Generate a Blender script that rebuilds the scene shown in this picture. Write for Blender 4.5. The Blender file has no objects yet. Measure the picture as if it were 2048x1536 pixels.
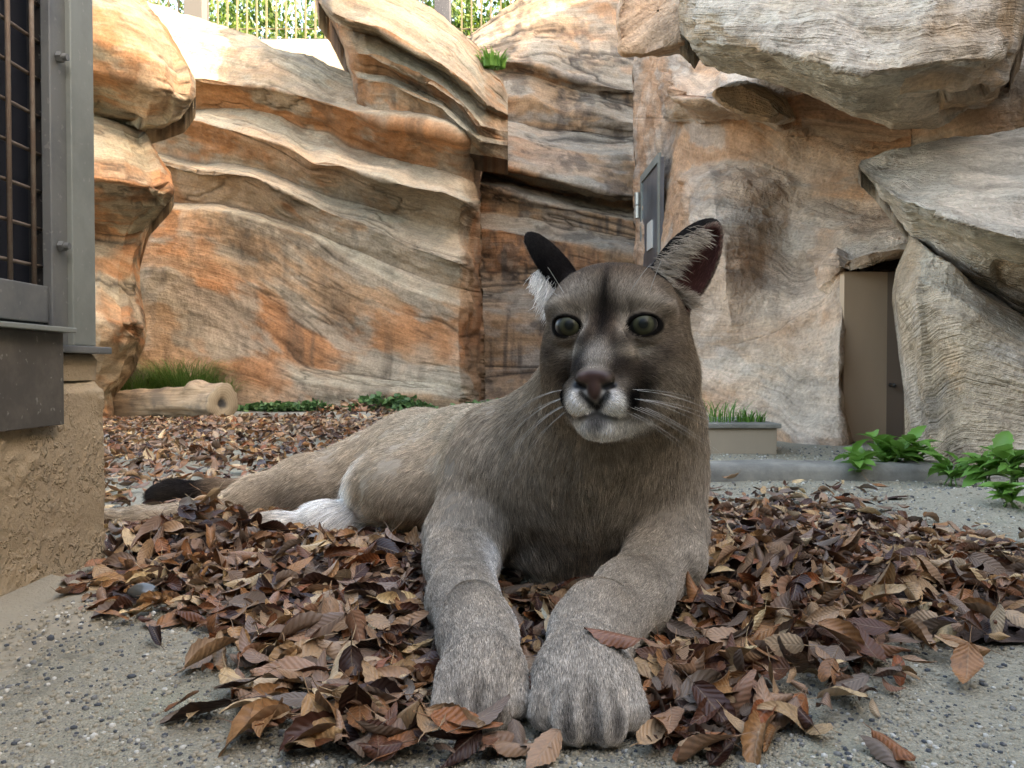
import bpy, math, random, os
import numpy as np
from mathutils import Vector, Matrix, Euler

# ---------------------------------------------------------------- camera
F_PX, CX, CY, HORIZON = 1540.0, 1024.0, 768.0, 740.0
CAM_H = 0.32
PITCH = math.atan((CY - HORIZON) / F_PX)            # camera looks down a touch
sc = bpy.context.scene
cam_d = bpy.data.cameras.new("camera")
cam_d.sensor_width = 36.0
cam_d.lens = 36.0 * F_PX / 2048.0
cam_d.clip_start = 0.02
cam_d.clip_end = 500.0
cam = bpy.data.objects.new("camera", cam_d)
sc.collection.objects.link(cam)
cam.location = (0, 0, CAM_H)
cam.rotation_euler = (math.pi / 2 - PITCH, 0, 0)
sc.camera = cam
cam_d.dof.use_dof = True
cam_d.dof.focus_distance = 1.1
cam_d.dof.aperture_fstop = 28.0

# ---------------------------------------------------------------- sky, sun, exposure
SUN_EL, SUN_AZ = 26.0, 112.0      # azimuth of the sun, clockwise from +Y seen from above
world = bpy.data.worlds.new("World")
sc.world = world
world.use_nodes = True
wn = world.node_tree.nodes
sky = wn.new("ShaderNodeTexSky")
sky.sky_type = 'NISHITA'
sky.sun_disc = False
sky.sun_elevation = math.radians(SUN_EL)
sky.sun_rotation = math.radians(SUN_AZ)
sky.air_density = 1.0
sky.dust_density = 4.0
sky.ozone_density = 1.0
wn["Background"].inputs[1].default_value = 0.13
world.node_tree.links.new(sky.outputs[0], wn["Background"].inputs[0])
sun_d = bpy.data.lights.new("sun", 'SUN')
sun_d.energy = 2.0
sun_d.angle = math.radians(0.6)
sun_d.color = (1.0, 0.93, 0.82)
sun = bpy.data.objects.new("sun", sun_d)
sc.collection.objects.link(sun)
_az, _el = math.radians(SUN_AZ), math.radians(SUN_EL)
to_sun = Vector((math.sin(_az) * math.cos(_el), math.cos(_az) * math.cos(_el), math.sin(_el)))
sun.rotation_euler = to_sun.to_track_quat('Z', 'Y').to_euler()
vs = sc.view_settings
vs.view_transform = 'Standard'
vs.look = 'None'
vs.gamma = 1.0
vs.use_curve_mapping = False
vs.exposure = 3.75
try:
    vs.use_white_balance = True
    vs.white_balance_temperature = 7800
    vs.white_balance_tint = 10
except Exception:
    pass
sc.cycles.use_denoising = True
sc.cycles.max_bounces = 8
sc.cycles.diffuse_bounces = 4
sc.cycles.glossy_bounces = 3
sc.cycles.transmission_bounces = 4
sc.cycles.transparent_max_bounces = 8
sc.cycles.caustics_reflective = False
sc.cycles.caustics_refractive = False

# ---------------------------------------------------------------- helpers
rng = np.random.default_rng(7)
random.seed(7)
_cp, _sp = math.cos(PITCH), math.sin(PITCH)


def P(u, v, Y):
    """photo pixel (2048 wide) + distance Y along the ground -> world point"""
    u = np.asarray(u, float); v = np.asarray(v, float); Y = np.asarray(Y, float)
    a = (u - CX) / F_PX
    b = (CY - v) / F_PX
    fy = _cp + b * _sp
    fz = -_sp + b * _cp
    t = Y / fy
    return np.stack(np.broadcast_arrays(a * t, Y, CAM_H + fz * t), -1)


def pt(u, v, Y):
    return Vector([float(x) for x in P(u, v, Y)])


def ground_Y(v):
    return CAM_H * F_PX / (v - HORIZON)


def _hash(ix, iy, iz, seed):
    h = (ix.astype(np.int64) * 374761393 + iy.astype(np.int64) * 668265263 + iz.astype(np.int64) * 2147483647 + seed * 974711) & 0xffffffff
    h = ((h ^ (h >> 13)) * 1274126177) & 0xffffffff
    h = ((h ^ (h >> 16)) * 2246822519) & 0xffffffff
    return ((h ^ (h >> 15)) & 0xffff) / 65535.0 * 2 - 1


def noise3(p, seed=0):
    p = np.asarray(p, float)
    i = np.floor(p).astype(np.int64)
    f = p - i
    w = f * f * f * (f * (f * 6 - 15) + 10)
    r = 0
    for dx in (0, 1):
        wx = w[..., 0] if dx else 1 - w[..., 0]
        for dy in (0, 1):
            wy = w[..., 1] if dy else 1 - w[..., 1]
            for dz in (0, 1):
                wz = w[..., 2] if dz else 1 - w[..., 2]
                r = r + wx * wy * wz * _hash(i[..., 0] + dx, i[..., 1] + dy, i[..., 2] + dz, seed)
    return r


def fbm(p, octaves=4, seed=0, gain=0.5):
    r, a = 0, 1.0
    p = np.asarray(p, float)
    for o in range(octaves):
        r = r + a * noise3(p * (2.03 ** o), seed + o * 17)
        a *= gain
    return r


def sstep(a, b, x):
    t = np.clip((x - a) / (b - a), 0, 1)
    return t * t * (3 - 2 * t)


def link(o, parent=None):
    sc.collection.objects.link(o)
    if parent is not None:
        o.parent = parent
    return o


def mesh_data(name, verts, faces, mat=None, smooth=False):
    me = bpy.data.meshes.new(name)
    verts = np.asarray(verts, np.float32)
    if isinstance(faces, np.ndarray):
        nv, k = len(verts), faces.shape[1]
        me.vertices.add(nv)
        me.vertices.foreach_set('co', verts.ravel())
        me.loops.add(faces.size)
        me.loops.foreach_set('vertex_index', faces.astype(np.int32).ravel())
        me.polygons.add(len(faces))
        me.polygons.foreach_set('loop_start', np.arange(0, faces.size, k, dtype=np.int32))
        me.update(calc_edges=True)
        me.validate()
    else:
        me.from_pydata([tuple(map(float, v)) for v in verts], [], [tuple(f) for f in faces])
        me.update()
    if smooth:
        me.polygons.foreach_set('use_smooth', np.ones(len(me.polygons), bool))
    if mat is not None:
        for m in (mat if isinstance(mat, (list, tuple)) else [mat]):
            me.materials.append(m)
    return me


def mobj(name, verts, faces, mat=None, parent=None, smooth=False):
    return link(bpy.data.objects.new(name, mesh_data(name, verts, faces, mat, smooth)), parent)


def empty(name, loc=(0, 0, 0), rotz=0.0):
    o = bpy.data.objects.new(name, None)
    o.empty_display_size = 0.05
    o.location = loc
    o.rotation_euler = (0, 0, rotz)
    return link(o)


def tag(o, label=None, cat=None, group=None, kind=None):
    if label: o['label'] = label
    if cat: o['category'] = cat
    if group: o['group'] = group
    if kind: o['kind'] = kind
    return o


class MB:
    """collects simple shapes for ONE mesh object"""
    def __init__(self):
        self.v, self.f = [], []

    def add(self, verts, faces):
        n = len(self.v)
        self.v += [tuple(map(float, x)) for x in verts]
        self.f += [tuple(i + n for i in f) for f in faces]
        return self

    def box(self, x0, x1, y0, y1, z0, z1, b=0.0, M=None):
        if b <= 0:
            vs_ = [(x, y, z) for z in (z0, z1) for y in (y0, y1) for x in (x0, x1)]
            fs = [(0, 2, 3, 1), (4, 5, 7, 6), (0, 1, 5, 4), (2, 6, 7, 3), (0, 4, 6, 2), (1, 3, 7, 5)]
        else:
            vs_, fs = [], []
            import bmesh
            bm = bmesh.new()
            bmesh.ops.create_cube(bm, size=1.0)
            for q in bm.verts:
                q.co = ((x0 + x1) / 2 + q.co.x * (x1 - x0), (y0 + y1) / 2 + q.co.y * (y1 - y0), (z0 + z1) / 2 + q.co.z * (z1 - z0))
            bmesh.ops.bevel(bm, geom=list(bm.edges), offset=b, segments=2, affect='EDGES', profile=0.6)
            bm.verts.index_update()
            vs_ = [tuple(q.co) for q in bm.verts]
            fs = [tuple(q.index for q in f.verts) for f in bm.faces]
            bm.free()
        if M is not None:
            vs_ = [tuple(M @ Vector(q)) for q in vs_]
        return self.add(vs_, fs)

    def tube(self, pts, radii, n=8, caps=True):
        pts = [Vector(p) for p in pts]
        rings = []
        up = Vector((0, 0, 1))
        for i, p in enumerate(pts):
            d = (pts[min(i + 1, len(pts) - 1)] - pts[max(i - 1, 0)]).normalized()
            a = d.cross(up)
            if a.length < 1e-3: a = d.cross(Vector((1, 0, 0)))
            a.normalize(); b = d.cross(a).normalized()
            r = radii[i] if hasattr(radii, '__len__') else radii
            rings.append([p + (a * math.cos(2 * math.pi * k / n) + b * math.sin(2 * math.pi * k / n)) * r for k in range(n)])
        vs_ = [q for r in rings for q in r]
        fs = []
        for i in range(len(rings) - 1):
            for k in range(n):
                fs.append((i * n + k, i * n + (k + 1) % n, (i + 1) * n + (k + 1) % n, (i + 1) * n + k))
        if caps:
            fs.append(tuple(range(n))[::-1])
            fs.append(tuple(range((len(rings) - 1) * n, len(rings) * n)))
        return self.add(vs_, fs)

    def build(self, name, mat=None, parent=None, smooth=False):
        return mobj(name, self.v, self.f, mat, parent, smooth)


class NT:
    """small node-tree writer"""
    def __init__(self, name):
        self.m = bpy.data.materials.new(name)
        self.m.use_nodes = True
        self.t = self.m.node_tree
        self.bsdf = self.t.nodes["Principled BSDF"]
        self.out = self.t.nodes["Material Output"]

    def n(self, typ, ins=None, **kw):
        nd = self.t.nodes.new("ShaderNode" + typ)
        for k, v in kw.items():
            setattr(nd, k, v)
        for k, v in (ins or {}).items():
            self.set(nd.inputs[k], v)
        return nd

    def set(self, sock, v):
        if isinstance(v, bpy.types.NodeSocket):
            self.t.links.new(v, sock)
        elif isinstance(v, (tuple, list)) and len(v) == 3 and sock.type == 'RGBA':
            sock.default_value = (*v, 1)
        else:
            sock.default_value = v

    def math(self, op, a, b=None, c=None, clamp=False):
        nd = self.n("Math", operation=op, use_clamp=clamp)
        self.set(nd.inputs[0], a)
        if b is not None: self.set(nd.inputs[1], b)
        if c is not None: self.set(nd.inputs[2], c)
        return nd.outputs[0]

    def mix(self, f, a, b, blend='MIX'):
        nd = self.n("Mix", data_type='RGBA', blend_type=blend)
        self.set(nd.inputs[0], f); self.set(nd.inputs[6], a); self.set(nd.inputs[7], b)
        return nd.outputs[2]

    def ramp(self, f, stops, interp='LINEAR'):
        nd = self.n("ValToRGB")
        cr = nd.color_ramp
        cr.interpolation = interp
        while len(cr.elements) < len(stops): cr.elements.new(0.5)
        for e, (p, c) in zip(cr.elements, stops):
            e.position = p
            e.color = (*c, 1) if hasattr(c, '__len__') else (c, c, c, 1)
        self.set(nd.inputs[0], f)
        return nd.outputs[0]

    def noise(self, vec=None, scale=5.0, detail=4.0, rough=0.55, dist=0.0, dim='3D'):
        nd = self.n("TexNoise", noise_dimensions=dim)
        nd.inputs["Scale"].default_value = scale
        nd.inputs["Detail"].default_value = detail
        nd.inputs["Roughness"].default_value = rough
        nd.inputs["Distortion"].default_value = dist
        if vec is not None: self.set(nd.inputs["Vector"], vec)
        return nd.outputs["Fac"]

    def voro(self, vec=None, scale=5.0, feature='F1', rnd=1.0):
        nd = self.n("TexVoronoi", feature=feature)
        nd.inputs["Scale"].default_value = scale
        nd.inputs["Randomness"].default_value = rnd
        if vec is not None: self.set(nd.inputs["Vector"], vec)
        return nd

    def mapping(self, vec, scale=(1, 1, 1), loc=(0, 0, 0), rot=(0, 0, 0)):
        nd = self.n("Mapping")
        nd.inputs["Scale"].default_value = scale
        nd.inputs["Location"].default_value = loc
        nd.inputs["Rotation"].default_value = rot
        self.set(nd.inputs["Vector"], vec)
        return nd.outputs[0]

    def bump(self, h, strength=0.5, dist=0.01, normal=None):
        nd = self.n("Bump")
        nd.inputs["Strength"].default_value = strength
        nd.inputs["Distance"].default_value = dist
        self.set(nd.inputs["Height"], h)
        if normal is not None: self.set(nd.inputs["Normal"], normal)
        return nd.outputs[0]

    def fin(self, col=None, rough=None, normal=None, spec=None, metal=None):
        b = self.bsdf.inputs
        if col is not None: self.set(b["Base Color"], col)
        if rough is not None: self.set(b["Roughness"], rough)
        if normal is not None: self.set(b["Normal"], normal)
        if spec is not None: self.set(b["Specular IOR Level"], spec)
        if metal is not None: self.set(b["Metallic"], metal)
        return self.m
# ================================================================= unseen blocks added round the viewer to shade the enclosure
t = NT("shade_block_grey")
ob = t.n("TexCoord").outputs["Object"]
sur_mat = t.fin(t.mix(t.noise(ob, 1.5, 4), (0.20, 0.185, 0.16), (0.12, 0.11, 0.10)), 0.9)
t = NT("shade_block_dark")
block_dark_mat = t.fin((0.12, 0.115, 0.11), 0.5, None, 0.3)
vb = MB()
vb.box(-5.0, 4.5, -6.2, -1.8, 0.0, 2.3)  # unseen mass behind the camera, height and distance set to cut frontal light
vo_ = vb.build("visitor_shade_block", block_dark_mat)
tag(vo_, "unseen dark block for the visitor building, sized to shade the enclosure", "building")
rb = MB()
rb.box(3.75, 7.5, -3.0, 8.6, -0.2, 5.8)  # added unseen mass, tall enough to keep sun off most of the rock
ro_ = rb.build("side_shade_block", sur_mat)
tag(ro_, "unseen tall block added behind the side cliff to keep off the sun", "building")
# ================================================================= artificial rock cliffs
def rock_mat(name, comb=0.0, pit=0.4, scale=1.0, depth=0.008):
    """colour comes from the painted beds ('rock' attribute); the nodes add grain, pits and combed lines"""
    t = NT(name)
    uv = t.n("UVMap", uv_map="strata").outputs[0]
    ob = t.n("TexCoord").outputs["Object"]
    col = t.n("Attribute", attribute_name="rock").outputs["Color"]
    fine = t.noise(ob, 60.0 * scale, 3, 0.7)
    bed = t.noise(t.mapping(uv, (5.0 * scale, 60.0 * scale, 1)), 1.0, 3, 0.6)
    col = t.mix(1.0, col, t.ramp(t.math('ADD', t.math('MULTIPLY', fine, 0.6), t.math('MULTIPLY', bed, 0.4)), [(0.3, 0.62), (0.7, 1.38)]), 'MULTIPLY')
    h = t.math('MULTIPLY', fine, 0.5 + pit * 0.7)
    if comb > 0:
        cmb = t.noise(t.mapping(uv, (3.0 * scale, 110.0 * scale, 1)), 1.0, 2, 0.6)
        h = t.math('ADD', h, t.math('MULTIPLY', cmb, comb))
    else:
        h = t.math('ADD', h, t.math('MULTIPLY', bed, 0.7))
    return t.fin(col, 0.9, t.bump(h, 0.9, depth), 0.2)


def rock_paint(G, N, strata, pal, seed, crack=1.0, streak=0.6, top=0.8, sc_=1.0, crease=None, beds=1.0, iso=1.0):
    """albedo of the rendered rock: stained beds, greyer up-facing tops, rain streaks, cracks -> colour, crack depth mask"""
    base, orange, grey, dark = [np.array(c) for c in pal]
    A, B = strata[..., 0] * sc_, strata[..., 1] * sc_
    k = np.full_like(A, seed * 1.7)
    st3 = lambda fa, fb, o=0.0: np.stack([A * fa + o, B * (fa + (fb - fa) * iso) + o * 0.7, k + (1 - iso) * G[..., 2] * 2], -1)
    a = fbm(st3(1.0, 2.6), 5, seed + 1) * 0.5
    b = fbm(st3(1.6, 4.5, 4.1), 5, seed + 2, 0.6) * 0.5
    c = fbm(G * 1.9 * sc_, 5, seed + 4, 0.6) * 0.5
    mixc = lambda x, y, w: x * (1 - w[..., None]) + y * w[..., None]
    col = np.tile(base, A.shape + (1,))
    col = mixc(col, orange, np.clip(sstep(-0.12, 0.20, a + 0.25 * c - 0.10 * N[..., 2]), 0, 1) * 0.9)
    col = mixc(col, grey, sstep(0.02, 0.26, b - 0.3 * a) * 0.75)
    col = mixc(col, grey * np.array((1.12, 1.16, 1.12)), sstep(0.18, 0.72, N[..., 2] + 0.30 * c + 0.2 * b) * top)  # paler grey where the face points up
    # rain streaks below the lips
    s1 = fbm(np.stack([G[..., 0] * 16 * sc_, G[..., 1] * 10 * sc_, G[..., 2] * 1.1 * sc_], -1), 4, seed + 6) * 0.5
    s2 = fbm(G * 1.3 * sc_ + 9.0, 3, seed + 7) * 0.5
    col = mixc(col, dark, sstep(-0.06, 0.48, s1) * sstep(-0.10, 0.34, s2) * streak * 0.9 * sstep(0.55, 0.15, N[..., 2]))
    al = fbm(G * 3.1 * sc_ + 5.0, 5, seed + 8, 0.65) * 0.5
    col = mixc(col, dark * 1.2, sstep(0.20, 0.42, al) * 0.65 * streak)
    pale = fbm(G * 2.3 * sc_ + 15.0, 4, seed + 11, 0.6) * 0.5
    col = mixc(col, (base + grey) * 0.72, sstep(0.16, 0.40, pale) * 0.5)
    col = col * (1 + 0.17 * fbm(st3(3.0, 26.0 * beds), 3, seed + 12))[..., None] * (1 + 0.10 * fbm(G * 22, 2, seed + 13))[..., None]
    # cracks follow the beds
    st4 = lambda fa, fb, o=0.0: np.stack([A * fa + o, B * fb + o * 0.7, k], -1)
    c1 = fbm(st4(0.7, 3.2 * beds, 3.3), 5, seed + 14, 0.5)
    c2 = fbm(st4(1.2, 6.0 * beds, 8.3), 5, seed + 15, 0.55)
    g1 = sstep(-0.25, 0.10, fbm(st3(1.2, 1.8, 1.3), 2, seed + 16))
    g2 = sstep(-0.05, 0.25, fbm(st3(1.6, 2.4, 6.3), 2, seed + 17))
    gr = lambda f: np.abs(f) / (np.abs(np.gradient(f, axis=0)) + np.abs(np.gradient(f, axis=1)) + 1e-4)
    line = np.maximum(np.exp(-(gr(c1) / 1.1) ** 2) * g1, 0.8 * np.exp(-(gr(c2 + 0.1) / 0.8) ** 2) * g2)
    soft = np.maximum(np.exp(-(gr(c1) / 4.0) ** 2) * g1, 0.7 * np.exp(-(gr(c2 + 0.1) / 3.0) ** 2) * g2)
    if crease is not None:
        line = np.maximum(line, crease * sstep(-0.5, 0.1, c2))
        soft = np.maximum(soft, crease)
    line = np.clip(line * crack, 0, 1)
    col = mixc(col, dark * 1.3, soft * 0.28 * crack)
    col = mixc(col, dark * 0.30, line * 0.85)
    return np.clip(col, 0.004, 0.9), np.clip(0.6 * line + 0.4 * soft * crack, 0, 1)


def put_rock(o, cols):
    ca = o.data.color_attributes.new("rock", 'FLOAT_COLOR', 'POINT')
    ca.data.foreach_set('color', np.concatenate([cols, np.ones((len(cols), 1))], 1).astype(np.float32).ravel())


def interp_line(line, u):
    line = sorted(line)
    xs = np.array([q[0] for q in line], float)
    return [np.interp(u, xs, np.array([q[i] for q in line], float)) for i in range(1, len(line[0]))]


def smooth1(a, w, axis=0):
    if w < 1: return a
    k = np.ones(2 * w + 1) / (2 * w + 1)
    pad = [(0, 0)] * a.ndim
    pad[axis] = (w, w)
    ap = np.pad(a, pad, mode='edge')
    return np.apply_along_axis(lambda m: np.convolve(m, k, 'valid'), axis, ap)


def loft(name, lines, u0, u1, nu, nv, mat, pal, paint, amp=0.03, freq=2.2, bedamp=0.02, bedfreq=9.0, seed=1, usm=5, vsm=1, back=0.35, parent=None, ends=(0.0, 0.0), per_line=False, mono=True):
    """rock face lofted through lips and creases traced on the photograph; every line carries its own distance.
    lines: top to bottom, each a list of (u, v, Y). The sheet is closed behind with thickness 'back'."""
    u = np.linspace(u0, u1, nu)
    V, D, U = [], [], []
    for ln in lines:
        ui = np.linspace(min(q[0] for q in ln), max(q[0] for q in ln), nu) if per_line else u
        v_, y_ = interp_line(ln, ui)
        V.append(smooth1(v_, usm)); D.append(smooth1(y_, usm)); U.append(ui)
    V, D, U = np.array(V), np.array(D), np.array(U)
    for i in range(1, len(V) if mono else 1):        # keep the order of the lines
        V[i] = np.maximum(V[i], V[i - 1] + 1.0)
    K = len(lines)
    # spread the rows by the pixel height of each band
    hts = np.mean(np.diff(V, axis=0), axis=1) + 25 * np.mean(np.abs(np.diff(D, axis=0)), axis=1) * 4
    rows = np.maximum(3, np.round(nv * hts / hts.sum()).astype(int))
    vv, dd, ss, uu, cr = [], [], [], [], []
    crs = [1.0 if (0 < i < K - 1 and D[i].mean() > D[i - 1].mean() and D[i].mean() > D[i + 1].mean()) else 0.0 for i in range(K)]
    for i in range(K - 1):
        tt_ = np.arange(rows[i]) / rows[i]
        for q in tt_:
            e = q
            vv.append(V[i] * (1 - e) + V[i + 1] * e)
            # ease out of lips so that the overhang is round below and crisp above
            if D[i].mean() < D[i + 1].mean():
                g = q ** 0.8
            else:
                g = q ** 1.15
            dd.append(D[i] * (1 - g) + D[i + 1] * g)
            ss.append(i + q)
            uu.append(U[i] * (1 - e) + U[i + 1] * e)
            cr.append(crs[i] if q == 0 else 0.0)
    vv.append(V[-1]); dd.append(D[-1]); ss.append(K - 1.0); uu.append(U[-1]); cr.append(0.0)
    uu = smooth1(np.array(uu), vsm, 0)
    vv = smooth1(np.array(vv), vsm, 0); dd = smooth1(np.array(dd), vsm, 0)
    # the ends turn away from the viewer
    e0 = np.clip((u - u0) / max(1e-6, 0.06 * (u1 - u0)), 0, 1); e1 = np.clip((u1 - u) / max(1e-6, 0.06 * (u1 - u0)), 0, 1)
    dd = dd + ends[0] * (1 - np.sqrt(1 - (1 - e0) ** 2)) + ends[1] * (1 - np.sqrt(1 - (1 - e1) ** 2))
    G = P(uu, vv, dd)          # rows x cols x 3
    nr = len(vv)
    # normals of the smooth sheet
    du = np.gradient(G, axis=1); dv = np.gradient(G, axis=0)
    N = np.cross(du, dv); N /= np.linalg.norm(N, axis=-1, keepdims=True) + 1e-9
    N *= np.where((N[..., 1:2]) > 0, -1, 1)
    along = np.cumsum(np.concatenate([np.zeros((nr, 1)), np.linalg.norm(np.diff(G, axis=1), axis=-1)], 1), 1)
    ppm = F_PX / dd.mean()
    across = np.cumsum(np.concatenate([np.zeros((1, nu)), np.linalg.norm(np.diff(G, axis=0), axis=-1)], 0), 0)
    acm = across.mean(1, keepdims=True) * np.ones_like(across)
    strata = np.stack([along, 0.85 * acm + 0.15 * across], -1)
    q3 = np.stack([strata[..., 0] * 1.0, strata[..., 1] * bedfreq * 0.5, np.full_like(along, seed * 3.7)], -1)
    bed = fbm(q3, 4, seed)
    fb = fbm(G * freq, 5, seed + 9)
    fine = fbm(G * 16, 3, seed + 21)
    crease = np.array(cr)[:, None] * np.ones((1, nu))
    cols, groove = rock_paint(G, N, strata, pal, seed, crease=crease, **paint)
    fade = np.ones(nu)
    if per_line:
        x_ = np.linspace(0, 1, nu)
        fade = sstep(0.0, 0.05, x_) * sstep(1.0, 0.95, x_) * 0.85 + 0.15
    G = G + fade[None, :, None] * N * (amp * fb + bedamp * bed * 0.8 + 0.004 * fine - 0.016 * groove)[..., None]
    # back side
    cen = np.zeros_like(G); cen[..., 1] = back
    idx = np.arange(nr * nu).reshape(nr, nu)
    quads = np.stack([idx[:-1, :-1], idx[1:, :-1], idx[1:, 1:], idx[:-1, 1:]], -1).reshape(-1, 4)
    border = np.concatenate([idx[0, :], idx[1:, -1], idx[-1, -2::-1], idx[-2:0:-1, 0]])
    pb = G.reshape(-1, 3)[border]
    ray = pb - np.array((0, 0, CAM_H)); ray[:, 2] *= 0.3
    pb2 = pb + back * ray / np.linalg.norm(ray, axis=1, keepdims=True)
    n0 = nr * nu
    bi = np.arange(len(border))
    sides = np.stack([border, n0 + bi, n0 + (bi + 1) % len(border), np.roll(border, -1)], -1)
    allv = np.concatenate([G.reshape(-1, 3), pb2])
    o = mobj(name, allv, np.concatenate([quads, sides]), mat, parent, True)
    cf = cols.reshape(-1, 3)
    put_rock(o, np.concatenate([cf, cf[border]]))
    uvl = o.data.uv_layers.new(name="strata")
    uvs = np.concatenate([strata.reshape(-1, 2), strata.reshape(-1, 2)[border]])
    li = np.empty(len(o.data.loops), np.int32)
    o.data.loops.foreach_get('vertex_index', li)
    uvl.data.foreach_set('uv', uvs[li].astype(np.float32).ravel())
    return o


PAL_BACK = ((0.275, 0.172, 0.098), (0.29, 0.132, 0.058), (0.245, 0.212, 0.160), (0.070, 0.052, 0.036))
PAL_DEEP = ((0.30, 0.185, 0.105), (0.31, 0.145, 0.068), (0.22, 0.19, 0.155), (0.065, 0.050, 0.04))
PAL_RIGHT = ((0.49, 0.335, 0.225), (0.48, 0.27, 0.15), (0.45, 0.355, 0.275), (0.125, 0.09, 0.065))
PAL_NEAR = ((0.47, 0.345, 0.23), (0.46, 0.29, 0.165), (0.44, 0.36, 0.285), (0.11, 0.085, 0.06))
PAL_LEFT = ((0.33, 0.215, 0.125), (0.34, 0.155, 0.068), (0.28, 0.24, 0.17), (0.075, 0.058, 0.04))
m_back = rock_mat("rock_back", 0.0, 0.35)
m_deep = rock_mat("rock_deep", 0.0, 0.5)
m_right = rock_mat("rock_right", 0.3, 1.0, 1.0, 0.014)
m_near = rock_mat("rock_near", 1.2, 1.0, 1.1, 0.016)
m_left = rock_mat("rock_left", 0.3, 0.5, 1.2)
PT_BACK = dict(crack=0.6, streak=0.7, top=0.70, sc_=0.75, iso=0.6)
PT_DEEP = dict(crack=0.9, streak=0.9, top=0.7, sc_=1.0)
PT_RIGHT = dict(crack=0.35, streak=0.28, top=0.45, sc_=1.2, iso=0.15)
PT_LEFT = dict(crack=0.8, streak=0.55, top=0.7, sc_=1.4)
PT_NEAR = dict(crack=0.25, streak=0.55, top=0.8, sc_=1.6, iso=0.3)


def const(line, Y):
    return [(a, b, Y) for a, b in line]


cliff = empty("rock_cliff", (0, 6, 0))
tag(cliff, kind="structure")
_cl = cliff.location.copy()


def cliff_part(o):
    o.parent = cliff
    o.matrix_parent_inverse = Matrix.Translation(-_cl)
    return o


# main back wall: alternate creases (far) and lips (near)
mainL = [
    [(200, -30, 7.4), (330, 5, 7.4), (400, 30, 7.2), (450, 42, 7.1), (524, 80, 6.9), (595, 112, 6.7), (660, 138, 6.5), (720, 150, 6.4), (980, 190, 6.3)],
    [(200, 30, 6.7), (400, 80, 6.5), (470, 95, 6.45), (540, 105, 6.45), (600, 132, 6.4), (660, 160, 6.3), (760, 190, 6.2), (980, 235, 6.2)],
    [(200, 130, 6.35), (330, 150, 6.3), (470, 172, 6.25), (540, 176, 6.2), (628, 200, 6.1), (690, 218, 6.0), (758, 242, 5.9), (839, 250, 5.85), (888, 263, 5.8), (940, 282, 5.8), (980, 300, 5.9)],   # lip 1
    [(200, 215, 6.5), (330, 222, 6.5), (420, 216, 6.45), (500, 219, 6.4), (563, 234, 6.35), (605, 255, 6.3), (654, 259, 6.25), (690, 284, 6.2), (745, 303, 6.2), (790, 322, 6.15), (888, 345, 6.05), (940, 365, 6.0), (980, 380, 6.0)],   # crease
    [(200, 225, 6.2), (330, 229, 6.15), (400, 241, 6.05), (442, 254, 6.0), (524, 277, 5.95), (582, 296, 5.9), (625, 327, 5.85), (677, 329, 5.75), (742, 352, 5.65), (823, 374, 5.6), (888, 384, 5.6), (940, 408, 5.6), (980, 420, 5.7)],    # lip 2
    [(200, 285, 6.2), (330, 302, 6.15), (400, 318, 6.1), (470, 326, 6.1), (540, 342, 6.05), (600, 370, 6.0), (660, 392, 6.0), (730, 410, 5.95), (820, 440, 5.9), (900, 460, 5.85), (980, 480, 5.9)],
    [(200, 305, 6.0), (290, 312, 5.92), (400, 342, 5.85), (465, 346, 5.8), (514, 354, 5.75), (563, 380, 5.75), (610, 400, 5.8), (660, 425, 5.82), (730, 450, 5.8), (820, 490, 5.72), (900, 520, 5.66), (980, 540, 5.7)],    # lip 3
    [(200, 385, 6.02), (300, 398, 5.98), (380, 408, 5.95), (430, 404, 5.92), (520, 425, 5.87), (600, 452, 5.85), (660, 480, 5.83), (760, 520, 5.78), (860, 560, 5.74), (980, 590, 5.75)],
    [(200, 425, 5.86), (300, 420, 5.82), (400, 416, 5.78), (470, 430, 5.74), (540, 446, 5.73), (620, 470, 5.75), (700, 520, 5.74), (800, 570, 5.70), (880, 600, 5.66), (980, 630, 5.7)],   # soft lip
    [(200, 500, 5.82), (300, 488, 5.80), (420, 500, 5.77), (520, 520, 5.76), (620, 560, 5.76), (720, 610, 5.72), (820, 650, 5.68), (980, 700, 5.68)],
    [(200, 560, 5.74), (300, 540, 5.73), (420, 560, 5.71), (520, 590, 5.70), (620, 630, 5.74), (700, 680, 5.76), (820, 720, 5.66), (980, 740, 5.64)],
    [(200, 660, 5.70), (300, 650, 5.70), (420, 660, 5.68), (540, 700, 5.66), (640, 740, 5.70), (740, 760, 5.68), (860, 770, 5.6), (980, 785, 5.58)],
    [(200, 720, 5.62), (420, 740, 5.62), (600, 765, 5.6), (740, 785, 5.58), (900, 792, 5.5), (980, 800, 5.5)],
    [(200, 860, 5.5), (600, 860, 5.5), (980, 860, 5.45)],
]
# lips stand well out over the creases below them
for i_, d_ in ((2, -0.07), (3, 0.05), (4, -0.08), (5, 0.05), (6, -0.07), (7, 0.03)):
    mainL[i_] = [(a, b, c + d_) for a, b, c in mainL[i_]]
# the right end turns the corner into the recess
for ln in mainL:
    ln.sort()
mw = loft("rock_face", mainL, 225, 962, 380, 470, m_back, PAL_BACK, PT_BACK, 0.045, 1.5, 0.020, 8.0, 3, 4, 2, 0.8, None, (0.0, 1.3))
cliff_part(mw)

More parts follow.
